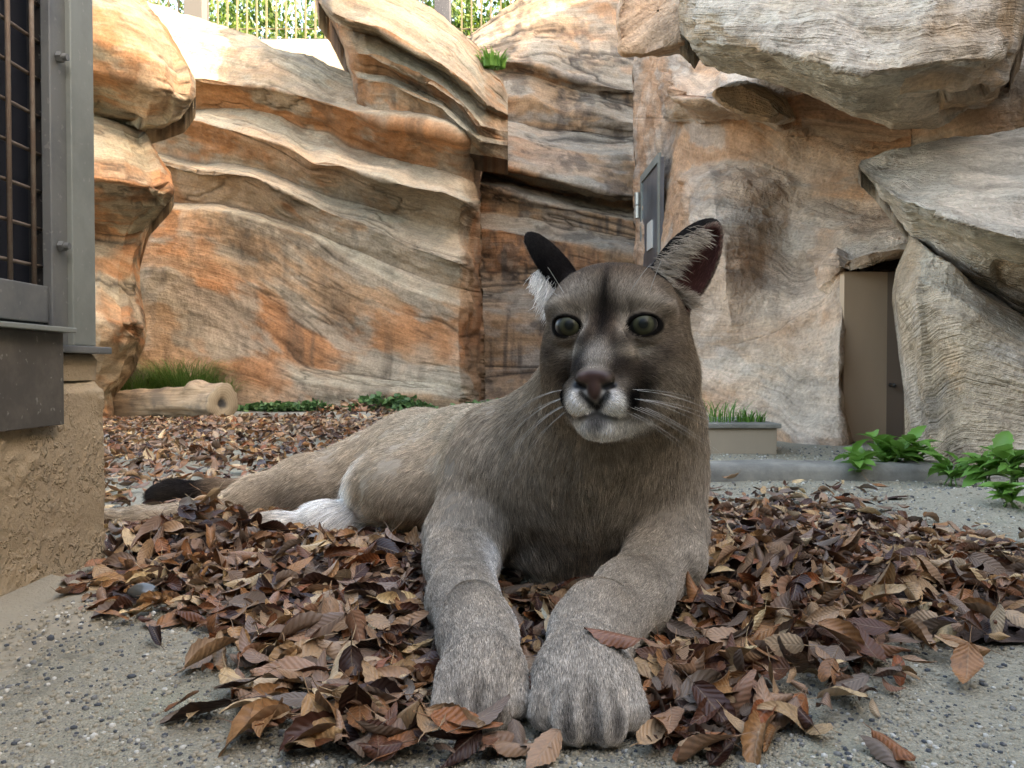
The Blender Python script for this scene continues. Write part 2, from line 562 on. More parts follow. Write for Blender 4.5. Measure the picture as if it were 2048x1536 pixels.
# swelling ridge above the wall's right half
ridgeL = [
    [(640, -110, 6.6), (690, -95, 6.3), (760, -70, 6.3), (823, -10, 6.4), (869, 18, 6.4), (905, 48, 6.4), (953, 90, 6.3), (966, 128, 6.2), (1005, 155, 6.1), (1016, 190, 6.3)],
    [(630, -60, 6.4), (650, -50, 6.0), (690, -20, 5.9), (760, 12, 5.9), (823, 45, 5.95), (869, 80, 5.95), (905, 105, 5.95), (940, 140, 5.92), (970, 172, 5.9), (1016, 210, 6.2)],
    [(638, 4, 6.2), (646, 12, 5.8), (664, 26, 5.62), (700, 42, 5.62), (758, 56, 5.62), (823, 96, 5.64), (882, 128, 5.65), (937, 170, 5.7), (973, 208, 5.75), (1016, 230, 6.1)],     # lip
    [(660, 38, 6.4), (680, 50, 6.05), (704, 62, 5.98), (758, 76, 6.0), (823, 112, 5.98), (882, 143, 5.95), (937, 186, 5.92), (973, 220, 5.9), (1016, 240, 6.2)],
    [(688, 96, 6.4), (698, 104, 6.0), (715, 108, 5.82), (742, 110, 5.76), (807, 138, 5.7), (872, 170, 5.66), (927, 210, 5.66), (957, 252, 5.7), (1016, 262, 6.1)],                    # lip
    [(694, 132, 6.4), (704, 138, 6.05), (730, 146, 5.98), (774, 152, 5.98), (833, 176, 5.93), (888, 204, 5.86), (934, 244, 5.84), (960, 270, 5.86), (1016, 280, 6.1)],
    [(702, 150, 6.4), (712, 156, 5.98), (740, 160, 5.86), (774, 163, 5.82), (833, 190, 5.74), (888, 214, 5.68), (937, 262, 5.66), (960, 282, 5.74), (1016, 292, 6.1)],
    [(704, 212, 6.5), (714, 226, 6.2), (758, 250, 6.05), (839, 272, 5.98), (890, 290, 5.92), (945, 308, 5.90), (1016, 320, 6.2)],
]
rg = loft("rock_face", ridgeL, 636, 1014, 260, 270, m_back, PAL_BACK, PT_BACK, 0.026, 1.8, 0.014, 9.0, 8, 2, 2, 0.7, None, (0, 0), True)
cliff_part(rg)

# recess between the ridge and the right-hand wall
deepL = [
    [(880, 110, 8.4), (930, 70, 8.4), (960, 52, 8.4), (1000, 20, 8.4), (1040, -6, 8.4), (1100, -40, 8.4), (1320, -80, 8.3)],
    [(880, 150, 8.0), (960, 90, 8.0), (1040, 72, 8.0), (1150, 80, 8.0), (1320, 92, 7.9)],
    [(880, 180, 7.8), (1000, 122, 7.8), (1060, 128, 7.75), (1150, 160, 7.7), (1275, 186, 7.6), (1320, 190, 7.6)],
    [(880, 200, 7.95), (1000, 140, 7.95), (1060, 150, 7.9), (1150, 180, 7.85), (1275, 206, 7.7), (1320, 210, 7.7)],
    [(880, 200, 7.7), (1010, 196, 7.75), (1060, 192, 7.72), (1130, 228, 7.7), (1200, 232, 7.6), (1275, 246, 7.5), (1320, 250, 7.5)],
    [(880, 250, 7.9), (1010, 240, 7.85), (1100, 262, 7.8), (1200, 270, 7.7), (1275, 272, 7.6), (1320, 274, 7.6)],
    [(880, 262, 7.45), (1010, 262, 7.42), (1100, 288, 7.38), (1200, 304, 7.35), (1275, 300, 7.4), (1320, 300, 7.4)],
    [(880, 300, 7.2), (960, 315, 7.15), (1000, 335, 7.15), (1060, 350, 7.1), (1150, 372, 7.05), (1230, 392, 7.1), (1275, 395, 7.2), (1320, 395, 7.2)],   # rounded bulge
    [(880, 340, 7.65), (960, 345, 7.6), (1060, 372, 7.55), (1150, 395, 7.5), (1230, 408, 7.45), (1320, 410, 7.45)],      # deep groove
    [(880, 352, 7.3), (960, 362, 7.25), (1060, 398, 7.2), (1130, 416, 7.2), (1275, 440, 7.2), (1320, 440, 7.2)],
    [(880, 420, 7.4), (1000, 425, 7.35), (1130, 450, 7.3), (1275, 480, 7.2), (1320, 480, 7.2)],
    [(880, 450, 7.15), (1000, 458, 7.1), (1100, 476, 7.1), (1275, 520, 7.0), (1320, 520, 7.0)],
    [(880, 540, 7.25), (1050, 545, 7.2), (1320, 580, 7.0)],
    [(880, 620, 7.05), (1050, 640, 7.0), (1320, 660, 6.9)],
    [(880, 730, 7.1), (1050, 735, 7.0), (1320, 740, 6.9)],
    [(880, 860, 6.8), (1320, 860, 6.7)],
]
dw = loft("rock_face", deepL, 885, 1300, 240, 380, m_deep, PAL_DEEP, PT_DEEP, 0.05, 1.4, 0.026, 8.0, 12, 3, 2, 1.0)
cliff_part(dw)

# right-hand wall, swinging from the recess towards the viewer
rightL = [
    [(1262, -120, 7.2), (1300, -120, 6.6), (1400, -120, 5.4), (1500, -120, 4.8), (1700, -120, 3.9), (1860, -120, 3.6)],
    [(1262, 60, 7.1), (1300, 60, 6.3), (1400, 60, 5.1), (1500, 60, 4.5), (1700, 60, 3.8), (1860, 60, 3.5)],
    [(1262, 120, 7.1), (1280, 120, 6.7), (1340, 130, 5.7), (1400, 150, 4.88), (1440, 145, 4.48), (1500, 170, 4.18), (1600, 190, 3.98), (1860, 200, 3.6)],
    [(1262, 170, 7.1), (1280, 170, 6.7), (1330, 172, 5.8), (1350, 178, 4.45), (1390, 192, 4.25), (1440, 200, 3.95), (1500, 220, 3.75), (1560, 250, 3.8), (1600, 240, 4.2), (1860, 260, 3.7)],
    [(1262, 235, 7.1), (1280, 235, 6.7), (1330, 236, 5.8), (1380, 240, 5.25), (1410, 240, 4.95), (1460, 228, 4.65), (1520, 240, 4.55), (1570, 265, 4.45), (1620, 270, 4.4), (1860, 290, 3.8)],
    [(1262, 330, 7.05), (1280, 330, 6.6), (1340, 335, 5.7), (1400, 330, 5.05), (1450, 320, 4.75), (1520, 330, 4.55), (1600, 345, 4.4), (1700, 350, 4.1), (1860, 360, 3.8)],
    [(1262, 372, 7.05), (1280, 372, 6.55), (1345, 376, 5.55), (1380, 368, 4.63), (1420, 345, 4.48), (1490, 360, 4.38), (1560, 372, 4.38), (1620, 390, 4.3), (1700, 400, 4.1), (1860, 410, 3.7)],
    [(1262, 470, 7.0), (1300, 470, 6.2), (1350, 470, 5.3), (1380, 465, 4.33), (1430, 450, 4.09), (1500, 440, 4.13), (1580, 440, 4.25), (1700, 452, 3.72), (1780, 448, 3.5), (1860, 445, 3.45)],
    [(1262, 560, 6.9), (1300, 560, 6.1), (1350, 560, 5.1), (1390, 560, 4.11), (1450, 550, 3.91), (1530, 525, 4.1), (1620, 520, 4.0), (1690, 512, 3.46), (1740, 498, 3.36), (1800, 480, 3.32), (1860, 470, 3.3)],
    [(1262, 650, 6.8), (1300, 650, 6.0), (1350, 650, 4.9), (1390, 650, 4.05), (1460, 640, 3.85), (1560, 600, 3.88), (1640, 560, 3.73), (1690, 536, 3.36), (1740, 524, 3.3), (1800, 508, 3.28), (1860, 500, 3.28)],
    [(1262, 700, 6.7), (1300, 700, 5.9), (1350, 700, 4.8), (1390, 700, 4.0), (1460, 690, 3.85), (1560, 660, 3.7), (1640, 600, 3.6), (1690, 545, 3.44), (1696, 546, 3.46)],
    [(1262, 760, 6.5), (1350, 760, 4.7), (1390, 760, 3.9), (1460, 760, 3.75), (1560, 745, 3.6), (1640, 720, 3.45), (1680, 690, 3.36), (1696, 690, 3.4)],
    [(1262, 820, 6.4), (1350, 820, 4.5), (1420, 830, 3.75), (1500, 830, 3.6), (1570, 825, 3.5), (1640, 825, 3.35), (1680, 830, 3.3), (1696, 830, 3.36)],
    [(1262, 850, 6.2), (1350, 850, 4.4), (1420, 855, 3.7), (1540, 860, 3.5), (1580, 862, 3.36), (1640, 868, 3.24), (1680, 872, 3.2), (1696, 872, 3.26)],
    [(1262, 960, 6.0), (1350, 960, 4.3), (1420, 960, 3.6), (1540, 960, 3.5), (1600, 955, 3.22), (1696, 955, 3.16)],
]
# beside the hatch the face turns in and runs on behind it
for ln in rightL[10:]:
    e_ = ln[-1]
    ln += [(1702, max(e_[1], 545), 3.75), (1712, max(e_[1], 545), 3.95), (1860, max(e_[1], 545), 3.95)]
rw = loft("rock_face", rightL, 1264, 1860, 390, 460, m_right, PAL_RIGHT, PT_RIGHT, 0.040, 2.0, 0.012, 11.0, 21, 3, 3, 0.4)
cliff_part(rw)

# the side wall continues to the right behind the boulders
sideL = [[(1820, -150, 3.6), (2300, -150, 2.9)], [(1820, 240, 3.5), (1960, 150, 3.1), (2300, 100, 2.6)], [(1820, 420, 3.5), (2300, 420, 2.8)], [(1820, 960, 3.4), (2300, 1000, 2.8)]]
sw = loft("rock_face", sideL, 1825, 2290, 90, 150, m_right, PAL_RIGHT, PT_RIGHT, 0.05, 2.0, 0.015, 10.0, 33, 2, 3, 0.5)
cliff_part(sw)

# left stack of boulders behind the cage post
leftL = [
    [(60, -180, 4.5), (150, -170, 4.6), (232, -140, 5.0)],
    [(60, -100, 4.15), (200, -80, 4.3), (282, -3, 4.9)],
    [(60, 0, 3.98), (200, 10, 4.05), (280, 30, 4.25), (330, 60, 4.5), (352, 88, 4.9)],
    [(60, 60, 3.95), (200, 85, 4.0), (260, 105, 4.08), (330, 130, 4.22), (370, 150, 4.45), (391, 160, 4.9)],      # bulge
    [(60, 130, 4.05), (200, 150, 4.08), (260, 162, 4.12), (330, 180, 4.2), (372, 195, 4.4), (390, 196, 4.85)],
    [(60, 190, 4.4), (200, 205, 4.4), (250, 232, 4.38), (290, 246, 4.36), (330, 244, 4.42), (368, 228, 4.85)],
    [(60, 225, 4.75), (200, 232, 4.7), (250, 243, 4.7), (288, 262, 5.0)],
    [(60, 230, 4.4), (200, 240, 4.3), (250, 254, 4.35), (285, 270, 4.5), (310, 300, 4.9)],
    [(60, 300, 4.05), (200, 318, 4.1), (250, 326, 4.2), (310, 338, 4.4), (344, 350, 4.9)],
    [(60, 345, 4.0), (200, 358, 4.05), (250, 364, 4.12), (300, 374, 4.25), (335, 382, 4.45), (349, 384, 4.9)],
    [(60, 390, 4.15), (200, 395, 4.2), (260, 400, 4.28), (320, 402, 4.45), (343, 400, 4.95)],
    [(60, 440, 4.7), (200, 470, 4.72), (250, 474, 4.66), (285, 460, 4.75), (300, 452, 5.1)],
    [(60, 520, 4.6), (200, 512, 4.6), (240, 525, 4.62), (262, 535, 4.72), (279, 522, 5.1)],
    [(60, 580, 4.55), (200, 570, 4.55), (240, 582, 4.6), (266, 590, 4.75), (281, 578, 5.1)],
    [(60, 640, 4.45), (200, 640, 4.45), (250, 648, 4.52), (280, 655, 4.7), (295, 660, 5.1)],
    [(60, 690, 4.5), (200, 690, 4.5), (240, 690, 4.58), (276, 686, 4.8), (291, 690, 5.1)],
    [(60, 750, 4.7), (200, 750, 4.7), (240, 750, 4.85), (266, 746, 5.2)],
    [(60, 800, 4.8), (200, 795, 4.85), (232, 791, 5.2)],
    [(60, 850, 4.8), (200, 850, 4.9), (228, 850, 5.2)],
]
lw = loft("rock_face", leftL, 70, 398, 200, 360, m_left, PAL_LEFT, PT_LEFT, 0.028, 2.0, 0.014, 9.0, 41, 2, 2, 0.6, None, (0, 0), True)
cliff_part(lw)


# boulders that hang free are closed bodies: rings of an outline swept in depth
def boulder(name, secs, mat, pal, paint, amp=0.02, freq=4.0, bedamp=0.008, bedfreq=14.0, seed=1, nu=150, nv=110, bend=0.15):
    """secs: front-to-back list of (Y, [outline points (u,v) clockwise from the left-most]); first and last close to a cap"""
    rings = []
    for Y, out in secs:
        o = np.array(out, float)
        o = np.concatenate([o, o[:1]])
        d = np.concatenate([[0], np.cumsum(np.linalg.norm(np.diff(o, axis=0), axis=1))])
        t_ = np.linspace(0, d[-1], nu, endpoint=False)
        uu = np.interp(t_, d, o[:, 0]); v2 = np.interp(t_, d, o[:, 1])
        w = 2
        k = np.ones(2 * w + 1) / (2 * w + 1)
        uu = np.convolve(np.concatenate([uu[-w:], uu, uu[:w]]), k, 'valid'); v2 = np.convolve(np.concatenate([v2[-w:], v2, v2[:w]]), k, 'valid')
        rings.append(P(uu, v2, Y))
    rings = np.array(rings)
    # dense interpolation between the sections, then smoothing
    S = len(rings)
    q = np.linspace(0, S - 1, nv)
    i = np.minimum(q.astype(int), S - 2); f = (q - i)[:, None, None]
    f = f * f * (3 - 2 * f) * 0.5 + f * 0.5
    G = rings[i] * (1 - f) + rings[i + 1] * f
    G = smooth1(G, 2, 0)
    c0, c1 = G[0].mean(0), G[-1].mean(0)
    caps = []
    for c, g in ((c0, G[0]), (c1, G[-1])):
        caps.append([g * (1 - s) + c * s for s in (0.25, 0.5, 0.75, 0.97)])
    G = np.concatenate([np.array(caps[0][::-1]), G, np.array(caps[1])])
    nr = len(G)
    cen = G.mean((0, 1))
    du = np.roll(G, -1, 1) - np.roll(G, 1, 1); dv = np.gradient(G, axis=0)
    N = np.cross(du, dv); N /= np.linalg.norm(N, axis=-1, keepdims=True) + 1e-9
    sgn = np.sign(((G - cen) * N).sum(-1).mean())
    N *= sgn
    along = G[..., 0] * 0.9 + G[..., 1] * 0.5
    across = G[..., 2] - 0.12 * G[..., 0] + bend * np.sin(G[..., 0] * 5)
    strata = np.stack([along, across], -1)
    bed = fbm(np.stack([along * 1.5, across * bedfreq, np.full_like(along, seed * 2.2)], -1), 4, seed)
    fb = fbm(G * freq, 5, seed + 3)
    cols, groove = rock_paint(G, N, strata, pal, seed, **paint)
    G = G + N * (amp * fb + bedamp * bed + 0.004 * fbm(G * 24, 3, seed + 8) - 0.010 * groove)[..., None]
    idx = np.arange(nr * nu).reshape(nr, nu)
    r = np.roll(idx, -1, 1)
    quads = np.stack([idx[:-1], r[:-1], r[1:], idx[1:]], -1).reshape(-1, 4)
    if sgn < 0: quads = quads[:, ::-1]
    o = mobj(name, G.reshape(-1, 3), np.ascontiguousarray(quads), mat, None, True)
    put_rock(o, cols.reshape(-1, 3))
    uvl = o.data.uv_layers.new(name="strata")
    li = np.empty(len(o.data.loops), np.int32); o.data.loops.foreach_get('vertex_index', li)
    uvl.data.foreach_set('uv', strata.reshape(-1, 2)[li].astype(np.float32).ravel())
    return o


# great overhang, upper right: combed front, rough underside
overL = [
    [(1350, -170, 3.4), (1400, -180, 2.9), (1600, -190, 2.7), (1850, -190, 2.6), (2040, -180, 2.7), (2120, -170, 3.1)],
    [(1352, -40, 3.2), (1400, -50, 2.6), (1500, -50, 2.35), (1700, -50, 2.2), (1900, -50, 2.15), (2040, -50, 2.3), (2090, -50, 2.8)],
    [(1350, 30, 3.1), (1390, 40, 2.55), (1450, 50, 2.32), (1560, 50, 2.15), (1700, 45, 2.10), (1850, 40, 2.06), (1960, 45, 2.14), (2020, 50, 2.3), (2050, 55, 2.7)],
    [(1362, 66, 3.0), (1400, 80, 2.55), (1460, 92, 2.34), (1540, 100, 2.18), (1620, 125, 2.10), (1720, 150, 2.02), (1800, 140, 2.0), (1880, 125, 2.02), (1980, 118, 2.12), (2018, 105, 2.3), (2040, 95, 2.7)],      # lip
    [(1378, 82, 3.0), (1410, 100, 2.75), (1460, 116, 2.62), (1540, 136, 2.5), (1620, 160, 2.4), (1720, 188, 2.3), (1800, 190, 2.24), (1880, 180, 2.25), (1975, 160, 2.4), (2020, 140, 2.7)],
    [(1390, 98, 3.1), (1430, 124, 3.0), (1500, 152, 2.95), (1570, 180, 2.9), (1640, 200, 2.85), (1720, 228, 2.78), (1790, 247, 2.74), (1880, 240, 2.76), (1960, 212, 2.9), (2010, 180, 3.1)],
    [(1410, 70, 3.9), (1500, 100, 3.9), (1640, 140, 3.9), (1790, 190, 3.8), (1880, 180, 3.8), (1990, 130, 3.9)],
]
ov = loft("rock_overhang", overL, 1350, 2100, 400, 300, m_near, PAL_NEAR, PT_NEAR, 0.026, 4.0, 0.016, 16.0, 51, 3, 2, 0.3, None, (0, 0), True, False)
cliff_part(ov)
# squared orange block at its left end
blk = boulder("rock_block", [
    (3.02, [(1238, 20), (1262, -50), (1380, -70), (1395, 20), (1392, 72), (1290, 108), (1242, 104)]),
    (3.06, [(1232, 20), (1258, -60), (1384, -80), (1398, 20), (1396, 78), (1288, 114), (1236, 110)]),
    (3.40, [(1240, 20), (1262, -60), (1400, -80), (1410, 20), (1408, 84), (1292, 112), (1244, 108)]),
    (3.80, [(1262, 20), (1280, -50), (1410, -60), (1430, 20), (1420, 90), (1310, 112), (1262, 104)]),
], m_right, PAL_RIGHT, PT_RIGHT, 0.012, 6.0, 0.005, 14.0, 57, 120, 70)
cliff_part(blk)
# small wedge under the overhang
wedge = boulder("rock_block", [
    (3.35, [(1428, 186), (1440, 176), (1480, 172), (1540, 196), (1566, 226), (1540, 236), (1490, 226), (1450, 208)]),
    (3.42, [(1420, 188), (1438, 172), (1486, 166), (1556, 196), (1584, 238), (1550, 250), (1490, 236), (1444, 212)]),
    (3.90, [(1430, 186), (1446, 170), (1500, 166), (1570, 196), (1594, 240), (1560, 250), (1500, 236), (1450, 210)]),
    (4.30, [(1440, 186), (1456, 172), (1510, 166), (1570, 196), (1590, 240), (1560, 248), (1510, 234), (1460, 210)]),
], m_near, PAL_NEAR, PT_NEAR, 0.012, 6.0, 0.005, 14.0, 59, 110, 60)
cliff_part(wedge)
# ledge boulder on the right: pale sloping slab over a combed pillar
ledgeL = [
    [(1735, 322, 3.1), (1770, 302, 3.0), (1850, 284, 2.98), (1950, 268, 3.0), (2048, 256, 3.0), (2300, 240, 3.0)],
    [(1722, 322, 2.9), (1770, 318, 2.72), (1850, 318, 2.62), (1950, 315, 2.6), (2048, 310, 2.6), (2300, 300, 2.5)],
    [(1717, 330, 2.75), (1760, 356, 2.45), (1840, 382, 2.28), (1950, 392, 2.2), (2048, 396, 2.16), (2300, 400, 2.1)],
    [(1722, 340, 2.75), (1765, 378, 2.4), (1820, 412, 2.18), (1870, 430, 2.06), (1950, 456, 2.0), (2048, 482, 1.96), (2300, 520, 1.9)],       # lip
    [(1732, 352, 2.85), (1772, 392, 2.58), (1815, 430, 2.42), (1870, 455, 2.32), (1950, 490, 2.24), (2048, 520, 2.2), (2300, 560, 2.1)],
    [(1752, 372, 2.95), (1785, 418, 2.75), (1812, 448, 2.66), (1870, 492, 2.56), (1950, 548, 2.46), (2048, 606, 2.4), (2300, 700, 2.3)],
    [(1790, 425, 3.0), (1810, 452, 2.86), (1826, 466, 2.72), (1880, 510, 2.64), (1950, 566, 2.56), (2048, 628, 2.5), (2300, 730, 2.4)],       # crease
    [(1822, 470, 2.95), (1832, 480, 2.66), (1850, 492, 2.5), (1900, 530, 2.38), (1960, 585, 2.3), (2048, 650, 2.26), (2300, 750, 2.2)],
    [(1790, 545, 2.95), (1806, 550, 2.62), (1840, 560, 2.40), (1900, 585, 2.3), (1960, 625, 2.24), (2048, 680, 2.2), (2300, 770, 2.14)],
    [(1783, 592, 2.95), (1800, 596, 2.6), (1840, 605, 2.38), (1920, 640, 2.26), (2048, 710, 2.18), (2300, 790, 2.1)],
    [(1795, 690, 2.95), (1812, 695, 2.62), (1850, 700, 2.42), (1920, 720, 2.28), (2048, 770, 2.18), (2300, 830, 2.1)],
    [(1806, 780, 2.95), (1822, 785, 2.62), (1860, 790, 2.42), (1940, 800, 2.28), (2048, 830, 2.18), (2300, 880, 2.1)],
    [(1810, 890, 2.95), (1828, 895, 2.6), (1870, 900, 2.38), (1950, 905, 2.24), (2048, 920, 2.14), (2300, 960, 2.05)],
    [(1812, 985, 2.9), (1830, 1000, 2.55), (1880, 1010, 2.34), (1960, 1015, 2.2), (2048, 1020, 2.1), (2300, 1060, 2.0)],
]
lb_ = loft("rock_ledge", ledgeL, 1720, 2300, 380, 440, m_near, PAL_NEAR, PT_NEAR, 0.016, 4.5, 0.008, 18.0, 63, 3, 2, 0.4, None, (0, 0), True)
cliff_part(lb_)
# ================================================================= ground
t = NT("gravelly_ground")
ob = t.n("TexCoord").outputs["Object"]
g1 = t.noise(ob, 2.2, 5, 0.6)
g2 = t.noise(ob, 60, 4, 0.7)
vo = t.voro(ob, 380.0)
vc = t.n("SeparateColor", {0: vo.outputs["Color"]}).outputs[0]
col = t.mix(g1, (0.345, 0.305, 0.215), (0.25, 0.225, 0.165))
col = t.mix(t.math('MULTIPLY', t.ramp(vc, [(0.0, 1), (0.3, 0)]), 0.35), col, (0.13, 0.13, 0.12))
col = t.mix(t.math('MULTIPLY', t.ramp(vc, [(0.75, 0), (1.0, 1)]), 0.55), col, (0.45, 0.41, 0.31))
col = t.mix(0.5, col, t.mix(1.0, col, t.ramp(g2, [(0.2, 0.6), (0.8, 1.4)]), 'MULTIPLY'))
col = t.mix(t.math('MULTIPLY', t.ramp(t.noise(ob, 5, 4), [(0.55, 0), (0.75, 1)]), 0.35), col, (0.22, 0.25, 0.15))
hh = t.math('ADD', t.math('MULTIPLY', vo.outputs["Distance"], -1.0), t.math('MULTIPLY', g2, 0.8))
ground_mat = t.fin(col, 0.85, t.bump(hh, 0.8, 0.004), 0.3)

gx = np.concatenate([[-60, -20, -8], np.linspace(-4, 4, 260), [8, 20, 60]])
gy = np.concatenate([[-30, -8, -2], np.linspace(0.0, 3.2, 190), np.linspace(3.3, 9, 50), [14, 25, 80]])
X, Y = np.meshgrid(gx, gy)


def ground_h(X, Y):
    p = np.stack([X, Y, np.zeros_like(X)], -1)
    near = np.exp(-((X / 5.0) ** 2)) * (Y < 9)
    h = 0.006 * fbm(p * 2.5, 4, 3) * near
    # little bank of grit below the ledge on the right
    h = h + 0.05 * np.exp(-(((X - 1.05) / 0.35) ** 2 + ((Y - 1.72) / 0.20) ** 2))
    h = h + 0.03 * np.exp(-(((X - 1.45) / 0.35) ** 2 + ((Y - 1.75) / 0.25) ** 2))
    return h


Z = ground_h(X, Y)
nr, nc = X.shape
idx = np.arange(nr * nc).reshape(nr, nc)
q = np.stack([idx[:-1, :-1], idx[:-1, 1:], idx[1:, 1:], idx[1:, :-1]], -1).reshape(-1, 4)
ground = mobj("ground", np.stack([X, Y, Z], -1).reshape(-1, 3), q, ground_mat, None, True)
tag(ground, kind="structure")

# loose grit lying about
t = NT("grit")
ra = t.n("NewGeometry").outputs["Random Per Island"]
grit_mat = t.fin(t.ramp(ra, [(0, (0.06, 0.065, 0.07)), (0.11, (0.16, 0.155, 0.14)), (0.25, (0.28, 0.24, 0.17)), (0.7, (0.36, 0.31, 0.22)), (0.92, (0.5, 0.47, 0.40)), (1, (0.30, 0.33, 0.30))], 'CONSTANT'), 0.75, None, 0.35)
ico_v = np.array([(0, 0, 1), (0.89, 0, 0.45), (0.28, 0.85, 0.45), (-0.72, 0.53, 0.45), (-0.72, -0.53, 0.45), (0.28, -0.85, 0.45), (0.72, 0.53, -0.45), (-0.28, 0.85, -0.45), (-0.89, 0, -0.45), (-0.28, -0.85, -0.45), (0.72, -0.53, -0.45)])
ico_f = [(0, 1, 2), (0, 2, 3), (0, 3, 4), (0, 4, 5), (0, 5, 1), (1, 6, 2), (2, 7, 3), (3, 8, 4), (4, 9, 5), (5, 10, 1), (2, 6, 7), (3, 7, 8), (4, 8, 9), (5, 9, 10), (1, 10, 6)]
n = 52000
r = 0.55 + rng.random(n) ** 1.6 * 2.6
a = (rng.random(n) - 0.5) * 1.32
px, py = r * np.tan(a) * 1.0, r
ok = (px > -0.70) & (np.abs(px) < 2.2)
px, py = px[ok], py[ok]
n = len(px)
sz = (0.0008 + 0.0021 * rng.random(n) ** 2.6) * (0.8 + 0.4 * py)
big = rng.random(n) < 0.012
sz = np.where(big, sz * 1.5, sz)
pz = ground_h(px, py)
V = ico_v[None] * (sz[:, None, None] * (0.7 + 0.6 * rng.random((n, 1, 3)))) * np.array((1, 1, 0.7)) * (0.85 + 0.3 * rng.random((n, 11, 1)))
th = rng.random(n) * 6.28
c, s = np.cos(th)[:, None], np.sin(th)[:, None]
V = np.stack([V[..., 0] * c - V[..., 1] * s, V[..., 0] * s + V[..., 1] * c, V[..., 2]], -1)
onap = (px < -0.45) & (py < 1.1)
V += np.stack([px, py, pz + sz * 0.25 + 0.008 * onap], -1)[:, None, :]
Fg = (np.array(ico_f)[None] + (np.arange(n) * 11)[:, None, None]).reshape(-1, 3)
grit = mobj("gravel", V.reshape(-1, 3), Fg, grit_mat)
tag(grit, "fine pale and dark grit strewn over the ground", "gravel", kind="stuff")
# ================================================================= built things
def steel(name, c, rough=0.45, metal=0.75, wear=(0.16, 0.15, 0.14), sc_=6.0):
    t = NT(name)
    ob = t.n("TexCoord").outputs["Object"]
    a = t.noise(ob, sc_, 6, 0.7)
    b = t.noise(t.mapping(ob, (14, 14, 2)), 1.0, 4, 0.6)
    col = t.mix(t.ramp(a, [(0.45, 0), (0.65, 1)]), c, wear)
    sp = t.ramp(t.noise(ob, 90, 2, 0.5), [(0.66, 0), (0.72, 1)])
    col = t.mix(t.math('MULTIPLY', sp, 0.35), col, (0.4, 0.38, 0.34))
    ro = t.math('MULTIPLY_ADD', b, 0.3, rough - 0.1)
    return t.fin(col, ro, t.bump(a, 0.15, 0.002), 0.5, metal)


galv = steel("galvanised_steel", (0.20, 0.20, 0.185), 0.5, 0.55, (0.13, 0.135, 0.135))
galv2 = steel("galvanised_steel_pale", (0.26, 0.27, 0.235), 0.5, 0.45, (0.19, 0.20, 0.175), 4.0)
rusty = steel("rusted_rod", (0.20, 0.14, 0.10), 0.7, 0.2, (0.26, 0.21, 0.16), 25.0)
darkm = steel("dark_metal", (0.045, 0.042, 0.04), 0.5, 0.4, (0.07, 0.06, 0.05))
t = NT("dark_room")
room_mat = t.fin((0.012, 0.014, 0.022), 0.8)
t = NT("stucco")
ob = t.n("TexCoord").outputs["Object"]
a = t.noise(ob, 4, 4, 0.6)
vn = t.noise(ob, 130, 4, 0.72)
lump = t.ramp(t.noise(ob, 75, 3, 0.6), [(0.50, 0), (0.62, 1)])
gate = t.ramp(t.noise(ob, 5.5, 3, 0.6), [(0.38, 0), (0.58, 1)])
col = t.mix(a, (0.40, 0.30, 0.185), (0.32, 0.24, 0.15))
col = t.mix(t.math('MULTIPLY', t.ramp(vn, [(0.55, 0), (0.75, 1)]), 0.5), col, (0.10, 0.075, 0.05))
lg = t.math('MULTIPLY', lump, gate)
stucco = t.fin(col, 0.92, t.bump(t.math('ADD', t.math('MULTIPLY', lg, 1.0), t.math('MULTIPLY', vn, 0.5)), 0.9, 0.006), 0.2)


def rough_box(name, x0, x1, y0, y1, z0, z1, step, amp, mat, parent, cham=0.015, seed=1):
    """a box whose faces are dense enough to carry real roughness"""
    import bmesh
    bm = bmesh.new()
    def grid(o_, a_, b_):
        na, nb = max(1, int(np.linalg.norm(a_) / step)), max(1, int(np.linalg.norm(b_) / step))
        vs_ = [[bm.verts.new(o_ + a_ * (i / na) + b_ * (j / nb)) for j in range(nb + 1)] for i in range(na + 1)]
        for i in range(na):
            for j in range(nb):
                bm.faces.new((vs_[i][j], vs_[i + 1][j], vs_[i + 1][j + 1], vs_[i][j + 1]))
    A = lambda *q: np.array(q, float)
    dx, dy, dz = A(x1 - x0, 0, 0), A(0, y1 - y0, 0), A(0, 0, z1 - z0)
    o0 = A(x0, y0, z0)
    grid(o0 + dx, dy, dz); grid(o0 + dy, dz, dx); grid(o0 + dz, dx, dy); grid(o0, dz, dy); grid(o0, dx, dz)
    bmesh.ops.remove_doubles(bm, verts=bm.verts, dist=1e-5)
    co = np.array([v_.co[:] for v_ in bm.verts])
    # chamfer: pull points near two faces inwards
    d = np.stack([np.minimum(co[:, 0] - x0, x1 - co[:, 0]), np.minimum(co[:, 1] - y0, y1 - co[:, 1]), z1 - co[:, 2]], 1)
    cen = A((x0 + x1) / 2, (y0 + y1) / 2, (z0 + z1) / 2)
    for i in range(3):
        j = (i + 1) % 3
        s_ = np.clip(cham - (d[:, i] + d[:, j]), 0, cham) * 0.5
        for k in (i, j):
            co[:, k] += np.sign(cen[k] - co[:, k]) * s_
    nrm_ = np.sign(co - cen) * (d < 0.004)
    nl = np.linalg.norm(nrm_, axis=1, keepdims=True) + 1e-9
    gate = sstep(-0.25, 0.25, fbm(co * 5.0, 3, seed + 3))
    lumps = np.clip(fbm(co * 125, 3, seed) + 0.05, 0, 1) ** 1.1
    co = co + nrm_ / nl * (amp * lumps * (0.25 + gate) + 0.004 * fbm(co * 8, 3, seed + 7))[:, None]
    for v_, c_ in zip(bm.verts, co): v_.co = c_
    me = bpy.data.meshes.new(name); bm.to_mesh(me); bm.free()
    me.polygons.foreach_set('use_smooth', np.ones(len(me.polygons), bool))
    me.materials.append(mat)
    return link(bpy.data.objects.new(name, me), parent)


